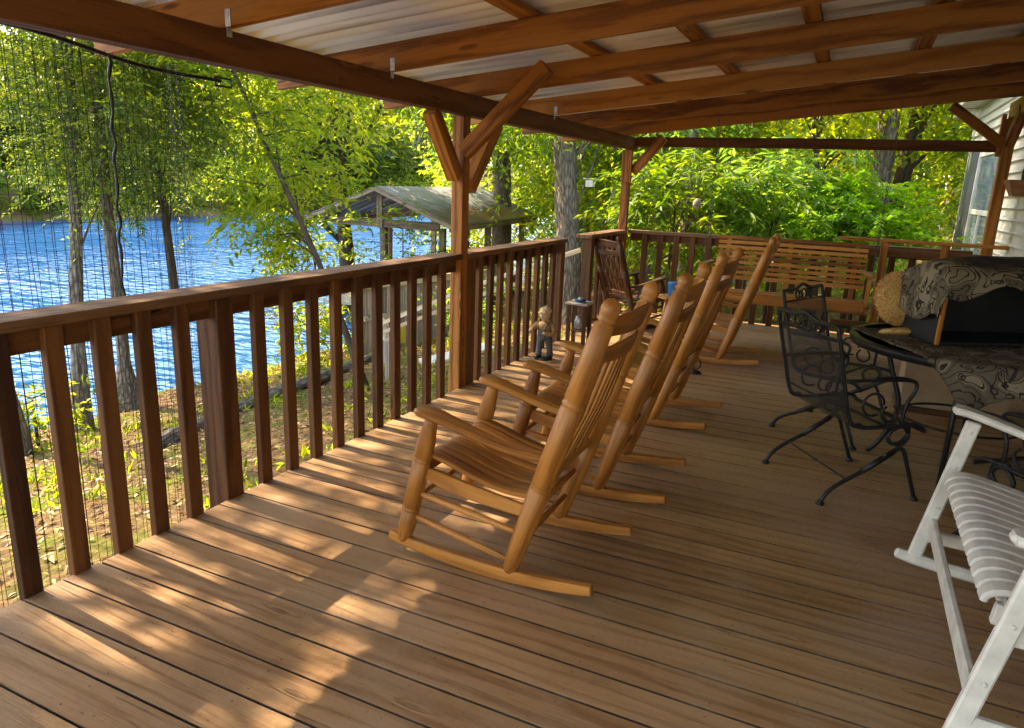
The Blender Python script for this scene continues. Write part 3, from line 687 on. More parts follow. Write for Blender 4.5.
# ================================================================== FURNITURE
PROF = lambda rm: [(0, rm * .62), (.015, rm * .8), (.06, rm * .92), (.24, rm * 1.0), (.245, rm * .9), (.25, rm * 1.02), (.262, rm * 1.02), (.268, rm * .9), (.275, rm * 1.0)]
def rocker(name, label, wmat, loc, group=None, cat='rocking chair'):
    t = thing(name, label, cat, loc, group)
    o = Vector(loc)
    def W(x, y, z): return o + Vector((x, y, z))
    for s in (-1, 1):
        y = .255 * s
        xs_ = [-.42 + .855 * i / 14 for i in range(15)]
        pts = [W(x, y, .026 + ((x - .02) ** 2) * .19) for x in xs_]
        hh = [.036 + .016 * math.sin(math.pi * i / 14) for i in range(15)]
        part('rocker_runner', wmat, t, lambda b: b.bar(pts, .036, hh, (0, 1, 0), .005))
        fb, ft = W(-.358, y, .05), W(-.232, y, .585)
        part('front_post', wmat, t, lambda b: b.turned(fb, ft, [(0, 0.0197), (.03, 0.0278), (.12, 0.0336), (.26, 0.0354), (.268, 0.0302), (.276, 0.0360), (.285, 0.0360), (.293, 0.0302), (.30, 0.0354), (.66, 0.0360), (.668, 0.0302), (.676, 0.0360), (.686, 0.0360), (.694, 0.0302), (.70, 0.0348), (.80, 0.0360), (.93, 0.0278), (.965, 0.0255), (1, 0.0232)]))
        rb, rt = W(.109, y, .045), W(.440, y, 1.105)
        part('back_post', wmat, t, lambda b: b.turned(rb, rt, [(0, 0.0215), (.012, 0.0271), (.05, 0.0316), (.12, 0.0362), (.33, 0.0407), (.337, 0.0339), (.344, 0.0412), (.351, 0.0339), (.358, 0.0407), (.63, 0.0407), (.637, 0.0339), (.645, 0.0412), (.653, 0.0412), (.66, 0.0339), (.667, 0.0401), (.80, 0.0379), (.915, 0.0345), (.922, 0.0254), (.928, 0.0254), (.931, 0.0339), (.935, 0.0339), (.94, 0.0294), (.95, 0.0322), (.965, 0.0342), (.98, 0.0312), (.992, 0.0215), (1, 0.0045)]))
        ap = curve([W(-.292, y * 1.02, .612), W(-.20, y * 1.02, .598), W(-.02, y, .548), W(.12, y * .98, .520), W(.225, y * .95, .515)], 4)
        part('armrest', wmat, t, lambda b: b.bar(ap, [.07, .088, .094, .092, .088, .082, .076, .07, .065, .060, .056, .052, .05, .048, .046, .045, .044], .026, (0, 1, 0), .010))
        part('seat_rail', wmat, t, lambda b: b.bar(curve([W(-.292, y * .97, .365), W(-.1, y * .97, .325), W(.185, y * .97, .295)], 4), .022, [.042, .05, .058, .062, .062, .060, .055, .05, .045], (0, 1, 0), .004))
        part('side_stretcher', wmat, t, lambda b: b.turned(W(-.305, y, .272), W(.16, y, .206), [(0, .009), (.2, .0125), (.5, .014), (.8, .0125), (1, .009)], 10))
        part('side_stretcher', wmat, t, lambda b: b.turned(W(-.33, y, .172), W(.125, y, .085), [(0, .009), (.2, .0125), (.5, .014), (.8, .0125), (1, .009)], 10))
    part('front_stretcher', wmat, t, lambda b: b.turned(W(-.318, -.25, .235), W(-.318, .25, .235), [(0, .009), (.5, .014), (1, .009)], 10))
    part('front_stretcher', wmat, t, lambda b: b.bar([W(-.29, -.25, .36), W(-.29, .25, .36)], .02, .05, (1, 0, 0)))
    part('rear_stretcher', wmat, t, lambda b: b.turned(W(.178, -.25, .29), W(.178, .25, .29), [(0, .009), (.5, .014), (1, .009)], 10))
    part('rear_stretcher', wmat, t, lambda b: b.turned(W(.142, -.25, .165), W(.142, .25, .165), [(0, .009), (.5, .014), (1, .009)], 10))
    prof = curve([(-.300, 0, .385), (-.285, 0, .415), (-.25, 0, .428), (-.16, 0, .408), (-.04, 0, .372), (.07, 0, .352), (.18, 0, .352)], 4)
    for i in range(8):
        y = -.221 + i * .0632; dy = .012 * math.cos((i - 3.5) / 3.5 * math.pi / 2)
        part('seat_slat', wmat, t, lambda b: b.bar([W(p.x, y, p.z - dy) for p in prof], .051, .017, (0, 1, 0), .004))
    bx = lambda z: .109 + (z - .045) / 1.06 * .331
    def crest(b, z, h):
        pts = curve([W(bx(z), -.245, z), W(bx(z) + .038, -.12, z + .004), W(bx(z) + .048, 0, z + .006), W(bx(z) + .038, .12, z + .004), W(bx(z), .245, z)], 4)
        n = len(pts); b.bar(pts, .015, [h * (.72 + .28 * math.sin(math.pi * i / (n - 1))) for i in range(n)], (.95, 0, -.27), .004)
    part('crest_slat', wmat, t, lambda b: crest(b, 1.0, .088))
    part('crest_slat', wmat, t, lambda b: crest(b, .895, .072))
    part('back_rail', wmat, t, lambda b: b.bar([W(bx(.425), -.245, .425), W(bx(.425), .245, .425)], .02, .045, (.95, 0, -.27)))
    for i in range(6):
        y = -.165 + .066 * i; e = .03 * math.cos(y / .245 * 1.4)
        part('back_spindle', wmat, t, lambda b: b.bar([W(bx(.42), y, .44), W(bx(.66) + .02, y, .66), W(bx(.88) + e, y, .885)], .030, .012, (0, 1, 0), .003))
    return t
G = 'honey wooden rocking chairs facing the lake'
rocks = [rocker('rocking_chair', 'closest honey wooden rocking chair of the row facing the lake, seen whole', 'oak', (1.30, 2.425, 0), G)]
for (x, y, lb) in ((1.345, 3.30, 'second honey wooden rocking chair from the camera, right behind the closest one'), (1.325, 4.49, 'third honey wooden rocking chair from the camera, with an iron scroll near its runner'), (1.395, 6.40, 'farthest honey wooden rocking chair of the row, in front of the porch swing')):
    c = copy_tree(rocks[0]); c.location = (x, y, 0); c.rotation_euler.z = R({3.30: 1.6, 4.49: -1.5, 6.40: 2.2}[y]); c['label'] = lb; rocks.append(c)
dk = rocker('rocking_chair', 'dark brown wooden rocking chair in the far corner by the railing', 'oakd', (.50, 7.50, 0))
dk.rotation_euler.z = R(232); dk.scale = (.88, .88, .88); dk.location = (.36, 7.4, 0)

# ---- porch swing
def swing():
    o = Vector((1.87, 7.25, 0)); t = thing('porch_swing', 'wide slatted wooden porch swing hung on chains before the far railing', 'porch swing', o)
    def W(x, y, z): return o + Vector((x, y, z))
    hw = .70
    for i in range(9):
        f = i / 8; z = .60 + .39 * f; y = .30 + .13 * f + .02 * math.sin(f * 3)
        part('back_slat', 'swing', t, lambda b: b.bar([W(-hw, y, z + .0), W(0, y, z + .004 * (i % 2)), W(hw, y, z - .0)], .018, .0335 if i else .04, (0, 1, 0), .003))
    for x in (-hw + .1, 0, hw - .1): part('back_support', 'swing', t, lambda b: b.bar([W(x, .30, .46), W(x, .47, 1.0)], .04, .03, (1, 0, 0)))
    for i in range(7):
        f = i / 6; part('seat_slat', 'swing', t, lambda b: b.bar([W(-hw, -.20 + .5 * f, .505 - .045 * math.sin(f * 2.2)), W(hw, -.20 + .5 * f, .505 - .045 * math.sin(f * 2.2))], .06, .018, (0, 1, 0), .003))
    part('front_rail', 'swing', t, lambda b: b.bar([W(-hw - .02, -.235, .47), W(hw + .02, -.235, .47)], .03, .10, (0, 1, 0)))
    for s in (-1, 1):
        part('armrest', 'swing', t, lambda b: b.bar([W(s * (hw + .03), -.27, .76), W(s * (hw + .03), .36, .74)], .075, .025, (1, 0, 0)))
        part('arm_post', 'swing', t, lambda b: b.bar([W(s * (hw + .03), -.20, .44), W(s * (hw + .03), -.22, .745)], .035, .06, (1, 0, 0)))
        part('side_rail', 'swing', t, lambda b: b.bar([W(s * (hw + .03), -.24, .45), W(s * (hw + .03), .36, .45)], .035, .07, (1, 0, 0)))
        def chain(b):
            top = W(s * (hw + .07), .08, RZ(1.87 + s * .77) + .03)
            for e in (W(s * (hw + .055), -.18, .77), W(s * (hw + .055), .33, .77)):
                j = W(s * (hw + .06), .08, 1.25); seg = [(e, j)]
                if e.y < o.y: seg.append((j, top))
                for p, q in seg:
                    L = (q - p).length; n = int(L / .036); d = (q - p).normalized()
                    a1 = d.orthogonal().normalized(); a2 = d.cross(a1)
                    for i in range(n):
                        c = p + d * (i + .5) * L / n; sd_ = a1 if i % 2 else a2
                        b.tube([c + d * .022 * math.cos(k2 * math.pi / 4) + sd_ * .010 * math.sin(k2 * math.pi / 4) for k2 in range(9)], .0022, 5, cap=False)
        part('chain', 'chain', t, chain)
    return t
swing()
# ---- wrought iron spring chairs
def iron_chair(label, loc, ang, group):
    o = Vector(loc); t = thing('iron_chair', label, 'metal chair', o, group)
    # local: x forward, origin between the rear feet; y to the left
    def W(x, y, z): return o + Vector((x, y, z))
    hw = .259
    for s in (-1, 1):
        y = hw * s
        part('rear_leg', 'black', t, lambda b: (b.tube(curve([W(0, y, .012), W(.03, y, .06), W(.09, y, .105), W(.22, y, .175), W(.33, y, .245), W(.365, y, .27)], 4), .0105, 8), b.tube([W(.20, y, .165), W(.345, y, .256)], .0145, 8)))
        part('front_leg', 'black', t, lambda b: b.tube(curve([W(.345, y, .258), W(.375, y, .275), W(.405, y, .262), W(.44, y, .18), W(.51, y, .012)], 4), .0105, 8))
        for x in (0, .51): part('foot', 'black', t, lambda b: b.turned(W(x, y, .0), W(x, y, .022), [(0, .02), (.4, .021), (.7, .015), (1, .011)], 10))
        part('spring_loop', 'black', t, lambda b: b.tube(curve([W(.30, y, .235), W(.375, y, .285), W(.415, y, .335), W(.385, y, .383), W(.335, y, .378), W(.305, y, .34), W(.325, y, .305), W(.37, y, .305), W(.41, y, .345), W(.40, y, .39), W(.34, y, .405)], 4), .0095, 8))
        part('arm', 'black', t, lambda b: (b.tube(curve([W(.03, y, .615), W(.2, y * 1.02, .622), (W(.36, y * 1.02, .618)), W(.405, y * 1.02, .60), W(.40, y * 1.02, .555), W(.37, y * 1.02, .50), W(.365, y, .40)], 4), .009, 8), b.bar([W(.20, y * 1.02, .63), W(.30, y * 1.02, .632), W(.37, y * 1.02, .624)], .034, .010, (0, 1, 0), .004)))
        part('scroll', 'black', t, lambda b: (b.ring(W(.20, y, .50), .055, .006, (1, 0, 0), (0, 0, 1), 16, 0, 300), b.ring(W(.29, y, .455), .04, .006, (1, 0, 0), (0, 0, 1), 16, 120, 420)))
    bp = lambda z: .09 - (z - .39) / .49 * .135
    part('back_frame', 'black', t, lambda b: b.tube(curve([W(.15, -hw, .40), W(.09, -hw, .42), W(bp(.6), -hw, .6), W(bp(.84), -hw, .84), W(bp(.875), -hw + .03, .868), W(bp(.87), -.10, .868), W(bp(.9), 0, .892), W(bp(.87), .10, .868), W(bp(.875), hw - .03, .868), W(bp(.84), hw, .84), W(bp(.6), hw, .6), W(.09, hw, .42), W(.15, hw, .40)], 4), .0105, 8))
    for z in (.80, .47): part('back_bar', 'black', t, lambda b: b.tube([W(bp(z), -hw, z), W(bp(z), hw, z)], .006, 7))
    def orn(b):
        for i, (c, r_) in enumerate(((-.085, .026), (-.045, .020), (0, .030), (.045, .020), (.085, .026))): b.ring(W(bp(.835), c, .833), r_, .006, (0, 1, 0), (-.2, 0, .97), 12, i * 60, i * 60 + 330)
    part('back_ornament', 'black', t, orn)
    part('back_mesh', 'imesh', t, lambda b: b.grid(lambda u, v: W(bp(.42 + .38 * v) - .018 * math.sin(math.pi * u), -hw + 2 * hw * u, .42 + .38 * v), 10, 8, gfn=lambda u, v: (u * .5, v * .4, 0)))
    sp = curve([(.09, 0, .415), (.12, 0, .395), (.2, 0, .385), (.38, 0, .395), (.46, 0, .39), (.50, 0, .36)], 4); n = len(sp) - 1
    def seat(u, v):
        i = min(n, int(v * n + .5)); p = sp[i]; return W(p.x, -hw + 2 * hw * u, p.z - .012 * math.sin(math.pi * u))
    part('seat_mesh', 'imesh', t, lambda b: b.grid(seat, 8, n, gfn=lambda u, v: (u * .5, v * .5, 0)))
    part('seat_frame', 'black', t, lambda b: (b.tube([W(p.x, -hw, p.z) for p in sp] + [W(p.x, hw, p.z) for p in reversed(sp)], .0105, 8), b.tube([W(.30, -hw, .382), W(.30, hw, .382)], .007, 7)))
    part('tie_rod', 'black', t, lambda b: (b.tube([W(.12, -hw, .125), W(.12, hw, .125)], .0045, 6), b.turned(W(.12, -.01, .125), W(.12, .01, .125), [(0, .007), (1, .007)], 8)))
    t.rotation_euler.z = ang
    return t
GI = 'black wrought iron mesh chairs around the patio table'
c1 = iron_chair('black wrought iron mesh chair nearest the rocking chairs, fully visible', (2.2875, 3.7265, 0), math.atan2(.5708, .8211), GI)
c2 = copy_tree(c1); c2.location = (2.205, 4.873, 0); c2.rotation_euler.z = math.atan2(-.385, .9229); c2['label'] = 'black wrought iron mesh chair standing behind the fully visible iron chair'
c3 = copy_tree(c1); c3.location = (3.52, 3.22, 0); c3.rotation_euler.z = R(128); c3['label'] = 'black wrought iron mesh chair tucked under the tablecloth behind the white rocker'

# ---- patio table with cloth and things on it
TC = Vector((3.06, 4.34, 0)); TR = .60; TZ = .72
t = thing('patio_table', 'round black metal patio table with splayed legs', 'table', TC)
part('tabletop', 'black', t, lambda b: b.tube([TC + Vector((0, 0, z)) for z in (.675, .678, .705, .7165, .7195, .7195, .710, .7095)], [TR - .03, TR - .008, TR, TR - .004, TR - .012, TR - .04, TR - .048, .01], 56))
for i in range(4):
    a = R(256 + 90 * i); d = Vector((math.cos(a), math.sin(a), 0))
    part('leg', 'black', t, lambda b: b.tube(curve([TC + d * .42 + Vector((0, 0, .675)), TC + d * .36 + Vector((0, 0, .5)), TC + d * .30 + Vector((0, 0, .3)), TC + d * .36 + Vector((0, 0, .10)), TC + d * .42 + Vector((0, 0, .008))], 5) if i % 2 else [TC + d * .30 + Vector((0, 0, .68)), TC + d * .345 + Vector((0, 0, .006))], .014, 8))
part('shelf_ring', 'black', t, lambda b: b.ring(TC + Vector((0, 0, .3)), .29, .007, (1, 0, 0), (0, 1, 0), 30))
# tablecloth: a rectangle laid on the top, falling over the rim
wx = Vector((.88, .475, 0)); wy = Vector((-.475, .88, 0)); CO = TC + Vector((-.13, -.44, 0))
def drape(u, v):
    p = CO + wx * (-.17 + .95 * u) + wy * (-.36 + 1.02 * v); r_ = p - Vector((TC.x, TC.y, 0)); r_.z = 0; L = r_.length
    z = TZ + .006 + .004 * math.sin(p.x * 23) * math.sin(p.y * 19)
    if L > TR:
        e = L - TR; d = r_ / L; ang = math.atan2(r_.y, r_.x)
        fl = .02 + .028 * math.sin(ang * 17) * min(1, e / .12)
        p = Vector((TC.x, TC.y, 0)) + d * (TR + .012 + fl * min(1, e * 5) + e * .12); z = TZ + .004 - e * .96
    return Vector((p.x, p.y, z))
tag(MB().grid(drape, 60, 60, gfn=lambda u, v: (1.05 * u + 2, 1.02 * v + 3, 0)).build('tablecloth', M['cloth'], loc=(TC.x, TC.y, TZ), solid=.004), 'cream and dark scroll patterned tablecloth hanging over the patio table edge', 'tablecloth')
# black box standing on the table
BO = Vector((2.80, 4.03, 0)) + wx * .075 + wy * .03
def bx_(u, v, z): return BO + wx * u + wy * v + Vector((0, 0, z))
t = thing('storage_box', 'black open fronted box with wooden corner strip standing on the patio table', 'box', bx_(.35, .2, .73))
z0, z1 = .735, 1.075
part('shell', 'dark', t, lambda b: (b.bar([bx_(.008, .0, (z0 + z1) / 2), bx_(.008, .32, (z0 + z1) / 2)], .016, z1 - z0, wx, .003), b.bar([bx_(.742, .0, (z0 + z1) / 2), bx_(.742, .32, (z0 + z1) / 2)], .016, z1 - z0, wx, .003), b.bar([bx_(.017, .312, (z0 + z1) / 2), bx_(.733, .312, (z0 + z1) / 2)], .016, z1 - z0, wy, .003), b.bar([bx_(.017, .15, z1 - .008), bx_(.733, .15, z1 - .008)], .30, .016, wy, .003), b.bar([bx_(.017, .15, z0 + .008), bx_(.733, .15, z0 + .008)], .30, .016, wy, .003)))
part('corner_strip', 'swing', t, lambda b: b.bar([bx_(.0, -.012, z0 + .002), bx_(.004, -.012, z1 - .012)], .020, .016, wx, .002))
# throw over the box
def thr(u, v, band=None):
    a = -.20 + 1.10 * u; c = -.085 + .50 * v
    x, y, z = a, c, z1 + .012 + .012 * math.sin(a * 13 + 1) * math.sin(c * 17) + .085 * max(0, math.sin(math.pi * min(1, max(0, (c + .02) / .35)))) * max(0, math.sin(math.pi * min(1, max(0, (a + .1) / .95)))) ** .5
    if a < 0: x = a * .14 - .014; z += a * .95 * (1 + .25 * math.sin(c * 9))
    if a > .75: x = .75 + (a - .75) * .3 + .012; z -= (a - .75) * .95
    if c < 0: y = c * .30 - .016; z += c * .95 * (1 + .35 * math.sin(a * 14 + .6))
    if c > .33: y = .33 + (c - .33) * .3; z -= (c - .33) * .95
    return bx_(x, y, z)
t = thing('throw_blanket', 'black throw with a cream scroll border draped over the box', 'blanket', bx_(.35, .2, z1))
part('middle', 'velvet', t, lambda b: b.grid(lambda u, v: thr(.32 + .68 * u, .26 + .74 * v), 40, 30, gfn=lambda u, v: (u * .8, v * .5, 0)), solid=.005)
part('border', 'cloth', t, lambda b: b.grid(lambda u, v: thr(u, .26 * v), 60, 12, gfn=lambda u, v: (1.1 * u + 7, .16 * v + 1, 0)), solid=.005)
part('border', 'cloth', t, lambda b: b.grid(lambda u, v: thr(.32 * u, .26 + .74 * v), 20, 30, gfn=lambda u, v: (.4 * u + 4, .5 * v + 9, 0)), solid=.005)
# cushion and crinkled bag
cc = Vector((2.685, 4.40, .915))
rot = Matrix.Rotation(R(33), 3, 'Z') @ Matrix.Rotation(R(-14), 3, 'X')
t = thing('round_cushion', 'round tan furry cushion leaning against the draped box', 'cushion', cc)
part('pad', 'straw', t, lambda b: b.ball(cc, .142, 30, 18, (1, .42, 1.02), rot))
part('folded_edge', 'straw', t, lambda b: b.ball(cc + Vector((.03, -.06, -.172)), .10, 20, 12, (1.25, .8, .24), rot))
n = 5200; d = unit(nr.normal(size=(n, 3))); pp = np.array(cc) + (d * np.array([1, .42, 1.02]) * .140) @ np.array(rot).T; nn = unit((d / np.array([1, .42, 1.02])) @ np.array(rot).T)
fur = leaf_mesh('pile', pp, unit(nn + nr.normal(size=nn.shape) * .6), nr.normal(size=nn.shape), nr.uniform(.010, .02, n), np.full(n, .003), nr.random(n), leafmat('straw_pile', (.34, .17, .045), (.62, .36, .12), (.75, .50, .22), .15, 1.4), t)
mb = MB()
def crumple(u, v):
    a, b = 2 * math.pi * u, math.pi * (v - .5); r_ = 1 + .28 * math.sin(a * 5 + 3 * math.sin(v * 9)) * math.cos(b) + .16 * math.sin(a * 9 + v * 17)
    return bx_(.60, .12, z1 + .04) + Vector((.13 * r_ * math.cos(a) * math.cos(b), .07 * r_ * math.sin(a) * math.cos(b), .030 * r_ * math.sin(b)))
tag(mb.grid(crumple, 28, 12, smooth=False).build('plastic_bag', M['foil'], loc=tuple(bx_(.6, .12, z1 + .01))), 'crinkled shiny clear plastic bag lying on top of the draped box', 'bag')
t = thing('cardboard_box', 'plain tan cardboard box on the floor behind the patio table legs', 'box', (3.2, 5.65, 0))
part('carton', 'card', t, lambda b: b.box((2.86, 5.5, .04), (3.5, 5.85, .44), .006, 2))
part('plinth', 'oakd', t, lambda b: b.box((2.84, 5.48, .002), (3.52, 5.87, .039), .003, 0))

# ---- white wide rocker
def white_rocker():
    o = Vector((3.125, 2.435, 0)); t = thing('rocking_chair', 'wide white painted slatted rocking chair at the right edge', 'rocking chair', o)
    def W(x, y, z): return o + Vector((x, y, z))
    for s in (-1, 1):
        y = .56 * s
        pts = [W(-.40 + .98 * i / 14, y, .038 + (-.40 + .98 * i / 14 - .08) ** 2 * .17) for i in range(15)]
        part('rocker_runner', 'white', t, lambda b: b.bar(pts, .036, [.038] + [.046] * 13 + [.038], (0, 1, 0), .012))
        part('front_leg', 'white', t, lambda b: b.bar([W(-.335, y, .065), W(-.225, y, .655)], .026, .050, (0, 1, 0), .006))
        part('back_post', 'white', t, lambda b: b.bar([W(.20, y * .96, .06), W(.62, y * .96, 1.15)], .030, .06, (0, 1, 0), .006))
        ap = curve([W(-.30, y, .692), W(-.25, y, .690), W(-.1, y, .648), W(.15, y, .575), W(.42, y, .56)], 4)
        part('armrest', 'white', t, lambda b: b.bar(ap, [.04, .06, .075] + [.08] * 8 + [.09, .085, .08, .07, .065, .06], .026, (0, 1, 0), .011))
        part('side_rail', 'white', t, lambda b: b.bar([W(-.265, (y * .93 if y > 0 else -.41), .415), W(.36, (y * .93 if y > 0 else -.41), .355)], .028, .06, (0, 1, 0)))
        part('side_stretcher', 'white', t, lambda b: b.bar([W(-.30, y, .175), W(.24, y, .155)], .022, .05, (0, 1, 0)))
        [part('bolt_cap', 'white', t, lambda b: b.tube([W(x, y - .0135, z), W(x, y - .018, z)], [.007, .005], 10)) for x, z in ((-.256, .47), (-.285, .30), (-.232, .615))]
    part('seat_crosspiece', 'white', t, lambda b: (b.bar([W(-.23, .53, .430), W(-.23, -.55, .430)], .03, .05, (1, 0, 0), .005), b.bar([W(.25, .53, .352), W(.25, -.53, .352)], .03, .05, (1, 0, 0), .005)))
    part('front_stretcher', 'white', t, lambda b: b.bar([W(-.292, .545, .225), W(-.292, -.545, .225)], .022, .062, (1, 0, 0), .005))
    part('back_stretcher', 'white', t, lambda b: b.bar([W(.26, .53, .22), W(.26, -.53, .22)], .022, .06, (1, 0, 0), .005))
    prof = curve([(-.292, 0, .438), (-.287, 0, .458), (-.262, 0, .474), (-.21, 0, .476), (-.08, 0, .448), (.1, 0, .405), (.24, 0, .39), (.34, 0, .40)], 4)
    for i in range(14):
        y = -.395 + i * .0645
        part('seat_slat', 'white', t, lambda b: b.bar([W(p.x, y, p.z) for p in prof], [.044] + [.056] * (len(prof) - 1), .019, (0, 1, 0), .0075))
    for z in (.42, 1.08): part('back_rail', 'white', t, lambda b: b.bar([W(.20 + (z - .06) * .385, -.53, z), W(.20 + (z - .06) * .385, .53, z)], .024, .07, (.93, 0, -.36)))
    for i in range(14): part('back_slat', 'white', t, lambda b: b.bar([W(.33, -.497 + i * .0763, .40), W(.60, -.497 + i * .0763, 1.1)], .045, .014, (0, 1, 0)))
white_rocker()

# ---- little statue of a boy in a cap
gs = Vector((.165, 5.47, 0))
def statue():
    t = thing('boy_statue', 'small painted statue of a standing boy in a tan cap by the railing', 'statue', gs)
    S = .455; F = Vector((-.10, -.99, 0)).normalized(); Rt = Vector((F.y, -F.x, 0)) * -1
    def W(f, r, z): return gs + F * f * S + Rt * r * S + Vector((0, 0, z * S))
    skin = plain('clay_skin', (.56, .39, .25), .6); shirt = plain('tan_shirt', (.36, .20, .075), .7); hair = plain('painted_hair', (.10, .05, .02), .7); pants = plain('grey_trousers', (.09, .095, .105), .75); boots = plain('black_boots', (.015, .014, .014), .5)
    cap_ = plain('tan_cap', (.58, .42, .24), .7)
    base = MB(); base.tube([W(0, 0, 0), W(0, 0, .03)], [.17 * S, .155 * S], 18); b0 = base.build('base', boots, t)
    mb = MB()   # one continuous body: legs, trunk, neck, head
    mb.tube(curve([W(0, 0, .40), W(0, 0, .46), W(0, 0, .56), W(.01, 0, .64), W(0, 0, .70), W(.01, 0, .735), W(.02, 0, .77), W(.03, 0, .83), W(.03, 0, .89), W(.03, 0, .935)], 2), [x * S for x in (.10, .115, .12, .125, .13, .135, .135, .13, .115, .08, .055, .05, .07, .088, .098, .102, .10, .085, .03)], 16)
    mb.ball(W(.125, 0, .845), .016 * S, 8, 6)
    for r in (-1, 1):
        mb.ball(W(.115, r * .036, .865), .011 * S, 8, 6); mb.ball(W(.03, r * .10, .85), .024 * S, 8, 6, (.5, 1, 1))
    body = mb.build('body', skin, t)
    mb = MB()
    for r, f in ((-1, .045), (1, -.05)): mb.tube(curve([W(0, r * .06, .45), W(f * .6, r * .075, .32), W(f, r * .085, .20), W(f * 1.3, r * .09, .07)], 3), [x * S for x in (.085, .08, .076, .07, .064, .06, .058, .056, .062, .06)], 12)
    mb.tube([W(0, 0, .38), W(0, 0, .47)], [.118 * S, .118 * S], 14)
    mb.build('trousers', pants, body)
    mb = MB(); mb.tube(curve([W(0, 0, .45), W(0, 0, .55), W(.01, 0, .65), W(0, 0, .72)], 3), [x * S for x in (.128, .125, .128, .135, .142, .145, .145, .135, .11, .06)], 16)
    arms = {1: [(0, .13, .68), (.0, .185, .58), (.06, .17, .50), (.13, .06, .52)], -1: [(0, -.13, .68), (.02, -.21, .60), (.10, -.25, .52), (.17, -.20, .55)]}
    for r, pts in arms.items(): mb.tube(curve([W(*p) for p in pts], 3), [x * S for x in (.055, .054, .052, .05, .048, .045, .042, .04, .036, .034)], 10)
    mb.build('shirt', shirt, body)
    mb = MB()
    for r, pts in arms.items():
        e = pts[-1]; mb.ball(W(*e), .034 * S, 10, 8)
        for q in range(5): mb.tube([W(e[0] + .01, e[1] + (q - 2) * .012, e[2]), W(e[0] + .045, e[1] + (q - 2) * .014 - r * .012, e[2] - .01 + .004 * q)], [.009 * S, .006 * S], 6)
    mb.build('hand', skin, body)
    mb = MB()
    for r, f in ((-1, .06), (1, -.065)): mb.ball(W(f + .05, r * .09, .05), .065 * S, 12, 8, (1.0, 1.0, .62)); mb.ball(W(f + .0, r * .09, .055), .058 * S, 12, 8)
    mb.build('boot', boots, body)
    mb = MB(); mb.ball(W(.015, 0, .915), .115 * S, 16, 10, (1, 1, .72)); mb.ball(W(.135, 0, .897), .088 * S, 14, 8, (1, 1, .20)); mb.ball(W(.01, 0, 1.0), .018 * S, 8, 6)
    mb.build('cap', cap_, body)
    mb = MB(); mb.ball(W(-.02, 0, .875), .108 * S, 14, 9, (1, 1, .85)); mb.build('hair', hair, body)
    mb = MB()
    for q in (-1, 1): mb.ball(W(.122, q * .036, .866), .0075 * S, 8, 6)
    mb.tube([W(.119, -.022, .815), W(.126, 0, .810), W(.119, .022, .815)], .004 * S, 5); mb.build('face_paint', boots, body)
    mb = MB(); mb.bar([W(.118, 0, .44), W(.138, 0, .585)], .15 * S, .035 * S, Rt, .004)
    for q in (-1, 1): mb.tube(curve([W(.142, q * .06, .57), W(.135, q * .08, .64), W(.05, q * .095, .705), W(-.08, q * .085, .68)], 3), .016 * S, 6)
    mb.build('overall_bib', pants, body)
statue()

# ---- open wooden lantern with a blue bird-like figure on top
lo = Vector((.27, 6.02, 0))
t = thing('box_lantern', 'tall dark open wooden lantern standing at the gap in the railing', 'lantern', lo)
a_, h_ = .075, .41
for sx in (-1, 1):
    for sy in (-1, 1): part('upright', 'oakd', t, lambda b: b.box((lo.x + sx * a_ - .016, lo.y + sy * a_ - .016, 0), (lo.x + sx * a_ + .016, lo.y + sy * a_ + .016, h_), .002, 2))
part('top', 'grey', t, lambda b: b.box((lo.x - .105, lo.y - .105, h_ + .001), (lo.x + .105, lo.y + .105, h_ + .02), .004, 0))
part('floor', 'oakd', t, lambda b: (b.box((lo.x - .058, lo.y - .058, .012), (lo.x + .058, lo.y + .058, .03), .003, 0), b.box((lo.x - .058, lo.y - .058, .165), (lo.x + .058, lo.y + .058, .178), .003, 0)))
part('candle_jar', 'foil', t, lambda b: b.turned((lo.x, lo.y, .179), (lo.x, lo.y, .30), [(0, .035), (.1, .043), (.7, .043), (.85, .034), (1, .034)], 16))
t = thing('glass_dish', 'small shallow blue dish on top of the wooden lantern', 'dish', lo + Vector((0, 0, h_ + .02)))
part('bowl', 'blue', t, lambda b: b.turned(lo + Vector((0, 0, h_ + .021)), lo + Vector((0, 0, h_ + .045)), [(0, .025), (.2, .045), (.8, .06), (1, .062), (1, .055), (.5, .03)], 18))
part('stone', 'steel', t, lambda b: b.ball(lo + Vector((0, 0, h_ + .045)), .028, 12, 8, (1, 1, .7)))

# ---- side table with blue cup, iron scroll
t = thing('side_table', 'small round wooden side table between the farthest rocker and the corner', 'side table', (.90, 7.0, 0))
part('tabletop', 'oak', t, lambda b: b.turned((.90, 7.0, .40), (.90, 7.0, .425), [(0, .15), (.2, .165), (.8, .165), (1, .155)], 24))
for i in range(3):
    a = R(30 + 120 * i); part('leg', 'oak', t, lambda b: b.turned((.90 + .15 * math.cos(a), 7.0 + .15 * math.sin(a), 0), (.90 + .09 * math.cos(a), 7.0 + .09 * math.sin(a), .40), [(0, .012), (.5, .019), (1, .016)], 10))
t = thing('blue_cup', 'bright blue plastic cup on the small side table', 'cup', (.90, 6.98, .426))
part('body', 'blue', t, lambda b: b.turned((.90, 6.98, .426), (.90, 6.98, .56), [(0, .05), (.02, .056), (.95, .068), (1, .070), (1, .064), (.3, .055)], 20))
t = thing('iron_scroll_stand', 'small black iron scroll stand on the floor behind the third rocker', 'iron stand', (1.40, 5.72, 0))
part('scroll', 'black', t, lambda b: (b.ring((1.40, 5.72, .085), .045, .006, (.9, -.43, 0), (0, 0, 1), 18), b.ring((1.34, 5.75, .17), .03, .005, (.9, -.43, 0), (0, 0, 1), 16, 0, 320)))
